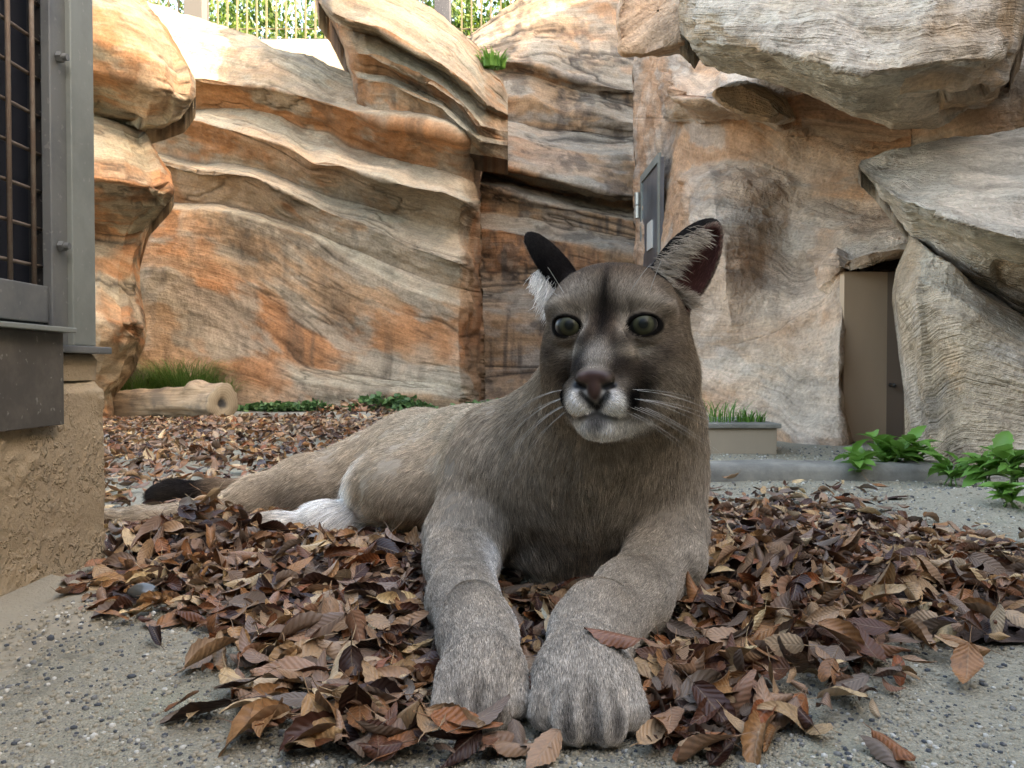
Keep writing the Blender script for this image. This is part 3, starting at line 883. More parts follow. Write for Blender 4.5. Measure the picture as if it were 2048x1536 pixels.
def part(o, root):
    """parent a part built in world coordinates"""
    o.parent = root
    o.matrix_parent_inverse = root.matrix_basis.inverted()
    return o


# ---- animal house at the left: stucco base, steel frame, mesh front
XW = -0.690
house = empty("animal_house", (XW - 0.4, 0.8, 0))
tag(house, "animal house of rough brown stucco with steel post and dark barred opening", "building")
part(rough_box("stucco_base", XW - 0.9, XW, 0.25, 1.318, 0.0, 0.305, 0.0055, 0.0042, stucco, None, 0.02, 3), house)
part(rough_box("stucco_neck", XW - 0.88, XW - 0.012, 0.25, 1.300, 0.303, 0.345, 0.008, 0.003, stucco, None, 0.004, 5), house)
part(MB().box(XW - 0.86, XW + 0.006, 1.172, 1.318, 0.347, 0.3585, 0.002).build("sill_plate", galv), house)
part(MB().box(XW - 0.030, XW - 0.015, 1.184, 1.298, 0.3590, 1.30, 0.002).build("post_flange", galv), house)
part(MB().box(XW - 0.80, XW - 0.006, 1.2245, 1.290, 0.3595, 1.30, 0.002).build("post", galv2), house)
for zb in (0.513, 0.805):
    b_ = MB().tube([(XW - 0.014, 1.203, zb), (XW - 0.006, 1.203, zb)], 0.0085, 6)
    b_.tube([(XW - 0.006, 1.203, zb), (XW + 0.001, 1.203, zb)], 0.0055, 10)
    part(b_.build("bolt", galv, None), house)
part(MB().box(XW - 0.060, XW - 0.032, 1.198, 1.2155, 0.449, 1.30, 0.002).build("door_stile", darkm), house)
part(MB().box(XW - 0.86, XW - 0.020, 0.30, 1.1830, 0.392, 0.448, 0.002).build("kick_panel", galv), house)
part(MB().box(XW - 0.10, XW + 0.030, 0.30, 1.170, 0.3760, 0.3835, 0.0015).build("drip_tray", galv2), house)
part(MB().box(XW - 0.70, XW - 0.030, 0.30, 1.165, 0.346, 0.3755).build("tray_support", darkm), house)
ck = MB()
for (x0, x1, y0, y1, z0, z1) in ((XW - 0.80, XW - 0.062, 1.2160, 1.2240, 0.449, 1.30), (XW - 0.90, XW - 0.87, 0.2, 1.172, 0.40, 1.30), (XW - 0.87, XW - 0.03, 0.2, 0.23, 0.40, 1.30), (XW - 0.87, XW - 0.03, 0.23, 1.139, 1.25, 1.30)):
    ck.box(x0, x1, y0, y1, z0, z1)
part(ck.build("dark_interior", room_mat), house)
part(MB().box(XW + 0.0095, XW + 0.0150, 0.30, 1.160, 0.238, 0.3755, 0.0015).build("lower_panel", steel("panel_steel", (0.075, 0.065, 0.052), 0.6, 0.2, (0.13, 0.11, 0.085), 9.0)), house)
yb = [1.170 - 0.0560 * i for i in range(12)]
for y in yb:
    part(MB().tube([(XW - 0.034, y, 0.447), (XW - 0.034, y, 1.26)], 0.0036, 8).build("vertical_rod", rusty, None, True), house)
for k in range(14):
    z = 0.480 + 0.0575 * k
    part(MB().tube([(XW - 0.040, 0.30, z), (XW - 0.040, 1.199, z)], 0.0030, 8).build("cross_rod", rusty, None, True), house)

# concrete apron along the foot of the wall
t = NT("apron_concrete")
ob = t.n("TexCoord").outputs["Object"]
apm = t.fin(t.mix(t.noise(ob, 9, 5, 0.65), (0.34, 0.29, 0.20), (0.20, 0.17, 0.12)), 0.85, t.bump(t.noise(ob, 120, 4, 0.7), 0.8, 0.005))
ap_pts = [(265, 1196), (255, 1222), (215, 1255), (150, 1292), (90, 1325), (30, 1365), (-40, 1412), (-160, 1500)]
edge = [pt(u_, v_, ground_Y(v_)) for u_, v_ in ap_pts]
vs_, fs_ = [], []
for i, e in enumerate(edge):
    inner = Vector((XW + 0.004, min(e.y + 0.06, 1.36), 0.016))
    vs_ += [(e.x, e.y, 0.001), (e.x - 0.006, e.y + 0.006, 0.007), (e.x * 0.5 + inner.x * 0.5, e.y * 0.5 + inner.y * 0.5, 0.011), tuple(inner)]
for i in range(len(edge) - 1):
    for k in range(3):
        fs_.append((i * 4 + k, i * 4 + k + 1, i * 4 + 5 + k, i * 4 + 4 + k))
apr = mobj("concrete_path", vs_, fs_, apm, None, True)
tag(apr, kind="structure")

# ---- kerb, planter, hatch at the right
t = NT("weathered_concrete")
ob = t.n("TexCoord").outputs["Object"]
cn = t.noise(ob, 6, 6, 0.68)
wconc = t.fin(t.mix(t.ramp(cn, [(0.35, 0), (0.65, 1)]), (0.27, 0.25, 0.20), (0.13, 0.12, 0.10)), 0.9, t.bump(t.noise(ob, 90, 4, 0.7), 0.6, 0.004))
t = NT("painted_concrete")
ob = t.n("TexCoord").outputs["Object"]
pconc = t.fin(t.mix(t.noise(t.mapping(ob, (6, 6, 1.2)), 1, 5, 0.65), (0.40, 0.31, 0.21), (0.27, 0.22, 0.16)), 0.85, t.bump(t.noise(ob, 70, 3), 0.3, 0.003))
kerb = rough_box("kerb", 0.10, 1.30, 2.22, 2.36, -0.02, 0.045, 0.02, 0.003, wconc, None, 0.012, 9)
tag(kerb, kind="structure")
planter = empty("planter", (0.7, 3.1, 0))
tag(planter, "low tan concrete planter with weeds on top at the foot of the rock wall", "planter")
part(MB().box(0.20, 1.00, 2.90, 3.30, 0.0, 0.100, 0.004).build("box", pconc), planter)
part(MB().box(0.19, 1.012, 2.885, 3.31, 0.101, 0.118, 0.004).build("rim", wconc), planter)

t = NT("hatch_paint")
ob = t.n("TexCoord").outputs["Object"]
hp = t.fin(t.mix(t.noise(t.mapping(ob, (5, 5, 1.5)), 1, 5, 0.6), (0.54, 0.38, 0.25), (0.43, 0.30, 0.195)), 0.6, t.bump(t.noise(ob, 40, 3), 0.1, 0.002), 0.4)
t = NT("hatch_door_paint")
hd_ = t.fin((0.19, 0.13, 0.09), 0.5, None, 0.4)
hatch = empty("hatch", tuple(pt(1740, 905, 3.3)))
tag(hatch, "brown painted steel hatch with a deep frame set into the rock wall", "door")
A_, B_ = pt(1686, 905, 3.42), pt(1772, 905, 3.44)
C_ = Vector((B_.x + 0.42, B_.y - 0.03, 0))
ztop = pt(1700, 543, 3.42).z - 0.05


def slab_between(a, b, z0, z1, th):
    d = (b - a); d.z = 0; d.normalize()
    n_ = Vector((d.y, -d.x, 0)) * th
    vs_ = [Vector((p.x, p.y, z)) + o_ for z in (z0, z1) for p in (a, b) for o_ in (Vector(), -n_)]
    return MB().add(vs_, [(0, 1, 3, 2), (4, 6, 7, 5), (0, 2, 6, 4), (1, 5, 7, 3), (0, 4, 5, 1), (2, 3, 7, 6)])


part(slab_between(A_, B_, -0.02, ztop + 0.05, 0.04).build("jamb", hp), hatch)
part(slab_between(B_, B_ + (C_ - B_) * 0.18, -0.02, ztop + 0.05, 0.03).build("door_frame", hd_), hatch)
dl = part(slab_between(B_ + (C_ - B_) * 0.18 + Vector((0.001, 0.02, 0)), C_ + Vector((0.001, 0.02, 0)), -0.02, ztop + 0.05, 0.03).build("door_leaf", hp), hatch)
kn = pt(1783, 770, B_.y - 0.01)
part(MB().tube([kn + Vector((0, 0.01, 0)), kn + Vector((0, -0.012, 0)), kn + Vector((0, -0.024, 0)), kn + Vector((0, -0.034, 0))], [0.009, 0.006, 0.010, 0.006], 14).build("knob", darkm, None, True), hatch)
# ---- steel keeper's door on the angled cliff
kd = empty("keeper_door", tuple(pt(1300, 900, 6.2)))
tag(kd, "narrow grey steel door with hinge and slot window set in the pink cliff", "door")
L_, R_ = pt(1282, 700, 6.45), pt(1319, 700, 5.74)
zt = pt(1319, 305, 5.74).z
doorm = steel("door_steel", (0.22, 0.235, 0.26), 0.35, 0.8, (0.17, 0.175, 0.19), 3.0)
part(slab_between(L_, R_, 0.0, zt - 0.03, 0.03).build("door_leaf", doorm), kd)
dv = (R_ - L_); dv.z = 0; ln_ = dv.length; dv.normalize()
nn = Vector((-abs(dv.y), -abs(dv.x), 0)) * 1.0
off = nn.normalized() * 0.012
for (a_, b_, z0, z1) in ((0.0, 0.045, 0.0, zt), (ln_ - 0.045, ln_, 0.0, zt), (0.046, ln_ - 0.046, zt - 0.06, zt)):
    part(slab_between(L_ + dv * a_ + off, L_ + dv * b_ + off, z0, z1, 0.02).build("frame_bar", galv2), kd)
zs0, zs1 = pt(1298, 500, 6.1).z, pt(1298, 445, 6.1).z
t = NT("slot_glass"); slm = t.fin((0.62, 0.60, 0.54), 0.3)
part(slab_between(L_ + dv * (ln_ * 0.40) + off, L_ + dv * (ln_ * 0.66) + off, zs0, zs1, 0.01).build("slot_window", slm), kd)
zh0, zh1 = pt(1282, 434, 6.4).z, pt(1282, 383, 6.4).z
hp_ = L_ + off * 3
part(MB().tube([(hp_.x, hp_.y, zh0), (hp_.x, hp_.y, (zh0 + zh1) / 2 - 0.004)], 0.022, 12).tube([(hp_.x, hp_.y, (zh0 + zh1) / 2 + 0.004), (hp_.x, hp_.y, zh1)], 0.022, 12).build("hinge", steel("hinge_steel", (0.5, 0.48, 0.42), 0.4, 0.6, (0.4, 0.38, 0.33)), None, False), kd)

# ---- bed along the foot of the back wall, with kerb and drain grate
bedk = rough_box("kerb", -2.35, 0.25, 5.22, 5.36, -0.02, 0.030, 0.03, 0.003, wconc, None, 0.01, 13)
tag(bedk, kind="structure")
t = NT("bed_soil")
ob = t.n("TexCoord").outputs["Object"]
soil = t.fin(t.mix(t.noise(ob, 20, 5), (0.12, 0.10, 0.07), (0.20, 0.17, 0.12)), 0.95, t.bump(t.noise(ob, 50, 4), 0.8, 0.01))
bx_, by_ = np.meshgrid(np.linspace(-3.4, 0.6, 80), np.linspace(5.34, 6.4, 24))
bz_ = 0.020 + 0.05 * sstep(5.34, 5.9, by_) + 0.015 * fbm(np.stack([bx_ * 3, by_ * 3, bx_ * 0], -1), 3, 77)
bi_ = np.arange(bx_.size).reshape(bx_.shape)
bedo = mobj("planting_bed", np.stack([bx_, by_, bz_], -1).reshape(-1, 3), np.stack([bi_[:-1, :-1], bi_[:-1, 1:], bi_[1:, 1:], bi_[1:, :-1]], -1).reshape(-1, 4), soil, None, True)
tag(bedo, kind="structure")
gr = empty("drain_grate", (-0.4, 5.1, 0))
tag(gr, "pale metal drain grate with fine slots along the back kerb", "grate")
gfr = MB().box(-0.66, -0.02, 5.02, 5.035, 0, 0.03).box(-0.66, -0.02, 5.185, 5.20, 0, 0.03).box(-0.66, -0.645, 5.0351, 5.1849, 0, 0.03).box(-0.035, -0.02, 5.0351, 5.1849, 0, 0.03)
gstl = steel("grate_steel", (0.46, 0.45, 0.42), 0.5, 0.5, (0.36, 0.35, 0.33))
part(gfr.build("frame", gstl), gr)
for i in range(24):
    x = -0.632 + i * 0.0255
    part(MB().box(x, x + 0.008, 5.0352, 5.1848, 0.006, 0.028).build("slat", gstl), gr)

# ---- log
t = NT("log_wood")
ob = t.n("TexCoord").outputs["Object"]
gn = t.noise(t.mapping(ob, (2.2, 34, 34)), 1.0, 5, 0.65, 0.4)
gm2 = t.noise(ob, 5, 5, 0.6)
lc = t.mix(t.ramp(gn, [(0.35, 0), (0.62, 1)]), (0.20, 0.135, 0.075), (0.42, 0.30, 0.19))
lc = t.mix(t.math('MULTIPLY', t.ramp(gm2, [(0.45, 0), (0.62, 1)]), 0.8), lc, (0.10, 0.08, 0.06))
log_mat = t.fin(lc, 0.85, t.bump(gn, 0.8, 0.012))
t = NT("log_cut")
ob = t.n("TexCoord").outputs["Object"]
sep = t.n("SeparateXYZ", {0: ob})
rr_ = t.math('SQRT', t.math('ADD', t.math('MULTIPLY', sep.outputs[1], sep.outputs[1]), t.math('MULTIPLY', sep.outputs[2], sep.outputs[2])))
rings = t.math('SINE', t.math('ADD', t.math('MULTIPLY', rr_, 420.0), t.math('MULTIPLY', t.noise(ob, 14, 3), 9.0)))
cc = t.mix(t.math('MULTIPLY_ADD', rings, 0.2, 0.5), (0.20, 0.15, 0.09), (0.30, 0.23, 0.145))
rott = t.noise(ob, 9, 4)
cc = t.mix(t.ramp(t.math('ADD', t.math('MULTIPLY', rr_, 8.0), t.math('MULTIPLY', rott, 0.5)), [(0.42, 1), (0.62, 0)]), cc, (0.035, 0.033, 0.03))
cut_mat = t.fin(cc, 0.9, t.bump(rings, 0.2, 0.002))
logo = empty("log", (-1.95, 5.0, 0.115))
tag(logo, "thick fallen log stripped of bark with a dark rotten cut end", "log")
ldir = Vector((1.0, -0.06, 0.012)).normalized()
nL, nR = 46, 36
lv, lf = [], []
for i in range(nL):
    s_ = -1.25 + 1.25 * i / (nL - 1)
    for k in range(nR):
        a_ = 2 * math.pi * k / nR
        lv.append((s_, a_))
S_ = np.array(lv)
pnt = np.stack([S_[:, 0] * 2.5, np.cos(S_[:, 1]) * 1.2, np.sin(S_[:, 1]) * 1.2], 1)
rad_l = 0.098 + 0.022 * fbm(pnt, 4, 61) + 0.02 * sstep(-0.25, 0.0, S_[:, 0]) + 0.05 * np.exp(-(((S_[:, 0] + 0.20) / 0.07) ** 2 + ((np.abs(S_[:, 1] - 1.8) / 0.55) ** 2)))
rad_l += 0.008 * fbm(np.stack([S_[:, 0] * 3, np.cos(S_[:, 1]) * 5, np.sin(S_[:, 1]) * 5], 1), 4, 67)
cut_tilt = 0.05
lx = S_[:, 0].copy()
LVv = np.stack([lx, np.cos(S_[:, 1]) * rad_l, np.sin(S_[:, 1]) * rad_l], 1)
for i in range(nL - 1):
    for k in range(nR):
        lf.append((i * nR + k, (i + 1) * nR + k, (i + 1) * nR + (k + 1) % nR, i * nR + (k + 1) % nR))
rotl = Matrix.Rotation(math.radians(-30), 4, 'Z')
lb = mobj("trunk", LVv, lf, log_mat, logo, True)
endring = LVv[-nR:]
ev = np.concatenate([endring, endring * np.array((1, 0.96, 0.96)) + np.array((0.012, 0, 0)), endring * np.array((1, 0.35, 0.35)) + np.array((0.002, 0, 0)), [[-0.03, 0, 0]]])
ef = [(k, (k + 1) % nR, nR + (k + 1) % nR, nR + k) for k in range(nR)] + [(nR + k, nR + (k + 1) % nR, 2 * nR + (k + 1) % nR, 2 * nR + k) for k in range(nR)] + [(2 * nR + k, 2 * nR + (k + 1) % nR, 3 * nR) for k in range(nR)]
mobj("cut_end", ev, ef, cut_mat, logo, True)
logo.rotation_euler = (0, math.radians(-1.0), math.radians(-24))
logo.location = (-1.83, 4.86, 0.105)

# ---- parapet, fence posts and bars above the back wall
t = NT("fence_paint_pale")
fpale = t.fin((0.13, 0.11, 0.065), 0.6, None, 0.2)
fdark = steel("fence_post_paint", (0.028, 0.028, 0.034), 0.6, 0.0, (0.04, 0.04, 0.045))
fgrey = t = NT("fence_pillar"); fgrey = fgrey.fin((0.07, 0.065, 0.06), 0.8)
par = rough_box("parapet", -4.5, 3.0, 8.35, 8.75, 0.0, pt(600, 79, 8.4).z, 0.10, 0.01, pconc, None, 0.03, 23)
tag(par, "sunlit concrete parapet along the top of the back cliff", "wall")
fence = empty("fence", (0, 8.55, pt(600, 79, 8.4).z))
tag(fence, "bar fence with dark posts on the parapet above the rock wall", "fence")
zf0, zf1 = pt(600, 79, 8.4).z, 6.2
part(MB().box(-4.4, 2.9, 8.50, 8.60, zf0 + 0.004, zf0 + 0.055, 0.004).build("base_rail", fdark), fence)
for u_, w_, mt in ((394, 0.20, fgrey), (886, 0.17, fdark)):
    x = pt(u_, 30, 8.55).x
    part(MB().box(x - w_ / 2, x + w_ / 2, 8.44, 8.64, zf0 + 0.002, zf1, 0.006).build("post", mt), fence)
for k in range(66):
    x = -4.1 + k * 0.1075
    if any(abs(x - pt(u_, 30, 8.55).x) < 0.13 for u_ in (394, 886)): continue
    part(MB().box(x - 0.0085, x + 0.0085, 8.542, 8.558, zf0 + 0.056, zf1).build("bar", fpale), fence)
for z in (zf0 + 0.18, zf0 + 0.62):
    part(MB().box(-4.2, 2.8, 8.5595, 8.568, z, z + 0.012).build("cross_wire", fpale), fence)

# ---- smooth dark pebble at the edge of the leaves
t = NT("pebble_stone")
pbm = t.fin((0.075, 0.078, 0.07), 0.22, None, 0.6)
pc_ = pt(287, 1208, ground_Y(1208) - 0.005)
th_, ph_ = np.meshgrid(np.linspace(0, 2 * np.pi, 28, endpoint=False), np.linspace(0.02, np.pi - 0.02, 16))
pv_ = np.stack([np.cos(th_) * np.sin(ph_) * 0.021, np.sin(th_) * np.sin(ph_) * 0.015, np.cos(ph_) * 0.012], -1)
pv_ *= (1 + 0.10 * fbm(pv_ * 70, 2, 5))[..., None]
ix_ = np.arange(28 * 16).reshape(16, 28); rx_ = np.roll(ix_, -1, 1)
peb = mobj("pebble", pv_.reshape(-1, 3), np.stack([ix_[:-1], ix_[1:], rx_[1:], rx_[:-1]], -1).reshape(-1, 4), pbm, None, True)
peb.location = (pc_.x, pc_.y, 0.016)
tag(peb, "smooth dark shiny pebble on the concrete strip by the leaf heap", "pebble")
# ================================================================= vegetation
def leaf_mat(name, stops, rough=0.5, trans=0.35, island=True, spec=0.4):
    t = NT(name)
    r_ = t.n("NewGeometry").outputs["Random Per Island"] if island else t.n("ObjectInfo").outputs["Random"]
    c_ = t.ramp(r_, stops)
    ob = t.n("TexCoord").outputs["Object"]
    c_ = t.mix(t.math('MULTIPLY', t.noise(ob, 40, 2), 0.35), c_, t.mix(0.5, c_, (0.02, 0.03, 0.01)))
    t.fin(c_, rough, None, spec)
    if trans > 0:
        tr = t.n("BsdfTranslucent"); t.set(tr.inputs["Color"], c_)
        mx = t.n("MixShader"); mx.inputs[0].default_value = trans
        t.t.links.new(t.bsdf.outputs[0], mx.inputs[1]); t.t.links.new(tr.outputs[0], mx.inputs[2])
        t.t.links.new(mx.outputs[0], t.out.inputs["Surface"])
    return t.m


tree_leaf = leaf_mat("tree_leaf", [(0, (0.025, 0.06, 0.008)), (0.4, (0.05, 0.10, 0.012)), (0.75, (0.085, 0.14, 0.016)), (1, (0.13, 0.17, 0.025))], 0.45, 0.45)
bark = NT("bark")
bk_ = bark.noise(bark.mapping(bark.n("TexCoord").outputs["Object"], (12, 12, 2)), 1, 5)
bark_mat = bark.fin(bark.mix(bk_, (0.10, 0.075, 0.05), (0.20, 0.16, 0.11)), 0.9, bark.bump(bk_, 0.7, 0.02))


def scatter_leaves(cen, dirs, L, W, seed, fold=0.25):
    """one six-sided leaf per point -> verts, faces"""
    n = len(cen)
    r_ = np.random.default_rng(seed)
    d = dirs / (np.linalg.norm(dirs, axis=1, keepdims=True) + 1e-9)
    ref = r_.standard_normal((n, 3))
    s_ = np.cross(d, ref); s_ /= np.linalg.norm(s_, axis=1, keepdims=True) + 1e-9
    nn_ = np.cross(s_, d)
    L = np.asarray(L)[:, None]; W = np.asarray(W)[:, None]
    pts_ = [cen, cen + d * L * 0.35 + s_ * W * 0.5 + nn_ * W * fold, cen + d * L * 0.75 + s_ * W * 0.32 + nn_ * W * fold * 0.6, cen + d * L - nn_ * W * 0.2,
            cen + d * L * 0.75 - s_ * W * 0.32 + nn_ * W * fold * 0.6, cen + d * L * 0.35 - s_ * W * 0.5 + nn_ * W * fold, cen + d * L * 0.5]
    V = np.stack(pts_, 1).reshape(-1, 3)
    f = np.array([(0, 1, 6), (1, 2, 6), (2, 3, 6), (3, 4, 6), (4, 5, 6), (5, 0, 6)])
    return V, (f[None] + (np.arange(n) * 7)[:, None, None]).reshape(-1, 3)


def tree(name, label, x, y, z0, h, rx, rz, n, seed, lsz=0.075, mat=tree_leaf):
    r_ = np.random.default_rng(seed)
    root = empty(name, (x, y, z0))
    tag(root, label, "tree", "trees beyond the fence")
    top = np.array((0.15 * r_.standard_normal(), 0.1, h * 0.62))
    tr = MB().tube([(0, 0, 0), tuple(top * 0.5 + np.array((0.05, 0, 0))), tuple(top)], [0.10, 0.075, 0.04], 9)
    tips = []
    for i in range(14):
        d = r_.standard_normal(3); d[2] = abs(d[2]) * 0.8 - 0.15; d /= np.linalg.norm(d)
        st = top * (0.25 + 0.75 * r_.random())
        e = st + d * np.array((rx, rx, rz)) * (0.55 + 0.3 * r_.random())
        tr.tube([tuple(st), tuple((st + e) / 2 + 0.06 * r_.standard_normal(3)), tuple(e)], [0.032, 0.02, 0.007], 6)
        tips += [e, (st + e) / 2]
    tr.build("trunk", bark_mat, root, True)
    tips = np.array(tips)
    cen = []
    cl = tips[r_.integers(0, len(tips), 90)] + r_.standard_normal((90, 3)) * np.array((rx, rx, rz)) * 0.30
    k = r_.integers(0, len(cl), n)
    cen = cl[k] + r_.standard_normal((n, 3)) * 0.16
    dirs = cen - top * 0.7 + 0.8 * r_.standard_normal((n, 3)); dirs[:, 2] -= 0.3
    V, Fv = scatter_leaves(cen, dirs, lsz * (0.7 + 0.6 * r_.random(n)), lsz * 0.55 * (0.7 + 0.6 * r_.random(n)), seed)
    mobj("crown", V, Fv, mat, root)
    return root


zt0 = 2.2
tree("broadleaf_tree", "bright green broadleaf tree behind the fence beside the grey pillar", -4.6, 11.2, zt0, 4.0, 1.2, 1.5, 5000, 101)
tree("broadleaf_tree", "sunlit leafy tree filling the middle of the wide fence panel", -3.0, 10.6, zt0, 3.6, 1.2, 1.5, 6000, 102)
tree("broadleaf_tree", "dense yellow green tree behind the fence next to the rock ridge", -1.9, 11.6, zt0, 4.0, 1.2, 1.6, 6000, 103)
tree("broadleaf_tree", "leafy tree behind the fence above the rock ridge", -0.5, 11.0, zt0, 4.0, 1.2, 1.5, 5000, 104)
tree("broadleaf_tree", "feathery bright green tree behind the dark fence post", 0.5, 10.8, zt0, 3.8, 1.2, 1.5, 5000, 105, 0.06)
dark_leaf = leaf_mat("hedge_leaf", [(0, (0.018, 0.045, 0.007)), (0.5, (0.035, 0.075, 0.01)), (1, (0.06, 0.10, 0.015))], 0.5, 0.35)
for i, (x, sd) in enumerate(((-6.0, 1), (-4.6, 6), (-3.4, 2), (-2.3, 7), (-1.2, 3), (-0.2, 8), (0.8, 4), (2.6, 5))):
    tree("hedge_tree", "dark green tree in the row farther behind the fence", x, 13.6, zt0, 5.0, 1.9, 2.2, 9000, 120 + sd, 0.11, dark_leaf)
hill = mobj("hill", [(-40, 8.7, 2.2), (40, 8.7, 2.2), (40, 30, 3.0), (-40, 30, 3.0), (-40, 8.7, 0.0), (40, 8.7, 0.0)], [(0, 1, 2, 3), (4, 5, 1, 0)], soil)
tag(hill, kind="structure")

green_a = leaf_mat("weed_leaf", [(0, (0.08, 0.20, 0.03)), (0.5, (0.14, 0.30, 0.05)), (1, (0.22, 0.40, 0.08))], 0.45, 0.35)
green_b = leaf_mat("ivy_leaf", [(0, (0.045, 0.105, 0.035)), (0.6, (0.085, 0.175, 0.055)), (1, (0.16, 0.26, 0.09))], 0.5, 0.2)
green_g = leaf_mat("grass_blade", [(0, (0.07, 0.16, 0.03)), (0.6, (0.12, 0.24, 0.045)), (1, (0.24, 0.32, 0.09))], 0.5, 0.3)
t = NT("stem_green"); stem_mat = t.fin((0.13, 0.22, 0.06), 0.6)


def blade_leaf(L, W, curl, teeth, seed, n=9):
    """a broad leaf along +Y with toothed edge, folded midrib and drooping tip"""
    r_ = random.Random(seed)
    V, Fv = [], []
    for i in range(n + 1):
        s_ = i / n
        w = W * (math.sin(math.pi * min(1, s_ ** 0.75 * 0.97 + 0.03)) ** 0.8) * (1 + (teeth if i % 2 else -teeth) * 0.5)
        y = L * s_; z = -curl * L * s_ * s_ + 0.12 * L * math.sin(s_ * 2.2)
        V += [(-w / 2, y - 0.05 * w, z + 0.16 * w), (-w / 4, y, z + 0.05 * w), (0, y, z), (w / 4, y, z + 0.05 * w), (w / 2, y - 0.05 * w, z + 0.16 * w)]
    for i in range(n):
        for k in range(4):
            a_ = i * 5 + k
            Fv.append((a_, a_ + 1, a_ + 6, a_ + 5))
    return V, Fv


def weed(label, base, stems, hgt, seed, lsz=0.07, group="broadleaf weeds at the foot of the rock pillar", name="weed"):
    r_ = random.Random(seed)
    root = empty(name, tuple(base))
    tag(root, label, "weed", group)
    me_s = [mesh_data("leaf", *blade_leaf(1.0, r_.uniform(0.42, 0.6), r_.uniform(0.1, 0.5), 0.22, seed + k), green_a, True) for k in range(4)]
    for s_ in range(stems):
        a_ = r_.uniform(0, 6.28); ln = hgt * r_.uniform(0.6, 1.1); lean = r_.uniform(0.15, 0.6)
        pts_ = [Vector((0.03 * math.cos(a_) * r_.random(), 0.03 * math.sin(a_) * r_.random(), -0.005))]
        for q in (0.35, 0.7, 1.0):
            pts_.append(Vector((math.cos(a_) * lean * ln * q ** 1.4, math.sin(a_) * lean * ln * q ** 1.4, ln * q * (1 - 0.15 * q))))
        stem_o = MB().tube(pts_, [0.0022, 0.002, 0.0016, 0.001], 6).build("stem", stem_mat, root, True)
        for k in range(r_.randint(4, 6)):
            q = r_.uniform(0.25, 1.0)
            i_ = min(2, int(q * 3)); f_ = q * 3 - i_
            p_ = pts_[i_].lerp(pts_[i_ + 1], min(1, f_))
            o = link(bpy.data.objects.new("leaf", me_s[r_.randrange(4)]), stem_o)
            sc__ = lsz * r_.uniform(0.6, 1.15)
            o.location = p_; o.scale = (sc__,) * 3
            o.rotation_euler = (r_.uniform(-0.1, 0.9), r_.uniform(-0.4, 0.4), r_.uniform(0, 6.28))
    return root


for i, (u_, v_, st, hg, ls, lab) in enumerate((
        (1720, 962, 5, 0.10, 0.075, "bright broadleaf weed beside the end of the kerb"),
        (1775, 955, 7, 0.135, 0.080, "tall broadleaf weed in front of the brown hatch"),
        (1830, 952, 5, 0.11, 0.070, "bushy broadleaf weed against the corner of the rock pillar"),
        (1905, 975, 5, 0.085, 0.065, "small leafy weed halfway along the foot of the rock pillar"),
        (1968, 985, 6, 0.125, 0.075, "upright broadleaf weed with one tall leaf by the combed rock pillar"),
        (2035, 1000, 6, 0.11, 0.070, "leafy weed farthest along the foot of the rock pillar"),
        (2020, 1050, 4, 0.05, 0.050, "low trailing weed on the grit bank below the rock pillar"))):
    Yg = ground_Y(v_)
    b_ = pt(u_, v_, Yg); b_.z = float(ground_h(np.array(b_.x), np.array(b_.y)))
    weed(lab, b_, st, hg, 300 + i * 7, ls)


def grass_tuft(name, label, base, n, h, spread, seed, mat=green_g, group=None, w=0.004, zf=None):
    r_ = np.random.default_rng(seed)
    root = mobj(name, [(0, 0, 0)], [], None)
    a_ = r_.random(n) * 6.283; rr = spread * np.sqrt(r_.random(n))
    b0 = np.stack([np.cos(a_) * rr, np.sin(a_) * rr * 0.6, np.zeros(n)], 1)
    d = np.stack([np.cos(a_) * 0.6 + 0.3 * r_.standard_normal(n), np.sin(a_) * 0.6 + 0.3 * r_.standard_normal(n), np.zeros(n)], 1)
    hh_ = h * (0.45 + 0.65 * r_.random(n))
    sd = np.stack([-d[:, 1], d[:, 0], np.zeros(n)], 1); sd /= np.linalg.norm(sd, axis=1, keepdims=True) + 1e-9
    V = []
    for s_, ww in ((0, 1.0), (0.4, 0.85), (0.75, 0.5), (1.0, 0.08)):
        c_ = b0 + d * (hh_ * 0.75 * s_ ** 2)[:, None] + np.array((0, 0, 1.0)) * (hh_ * (s_ - 0.28 * s_ ** 3))[:, None]
        V += [c_ - sd * w * ww * 0.5, c_ + sd * w * ww * 0.5]
    V = np.stack(V, 1)
    f = np.array([(0, 1, 3, 2), (2, 3, 5, 4), (4, 5, 7, 6)])
    Fv = (f[None] + (np.arange(n) * 8)[:, None, None]).reshape(-1, 4)
    old = root.data
    root.data = mesh_data(name, V.reshape(-1, 3), Fv, mat)
    bpy.data.meshes.remove(old)
    root.location = base
    tag(root, label, "grass", group)
    return root


grass_tuft("grass_tuft", "tall feathery green grass clump behind the log's middle", (-2.36, 5.55, 0.06), 2400, 0.46, 0.20, 401, w=0.0032)
grass_tuft("grass_tuft", "green grass clump behind the log beside the rock stack", (-2.70, 5.5, 0.06), 1600, 0.36, 0.20, 402, w=0.0032)
grass_tuft("grass_tuft", "grass clump behind the log's cut end", (-2.16, 5.62, 0.06), 1000, 0.30, 0.14, 403, w=0.0032)
grass_tuft("grass_tuft", "wispy weed tuft on the planter close to the cliff", (0.80, 3.02, 0.116), 90, 0.12, 0.12, 404, green_a, w=0.005)
grass_tuft("grass_tuft", "pale green weed tuft at the planter's outer corner", (0.93, 3.0, 0.116), 60, 0.07, 0.06, 405, green_a, w=0.006)
pb_ = pt(985, 112, 6.05)
grass_tuft("grass_tuft", "small green plant growing from the rim of the rock ridge", (pb_.x, pb_.y + 0.08, pb_.z - 0.06), 160, 0.16, 0.10, 406, green_a, w=0.016)


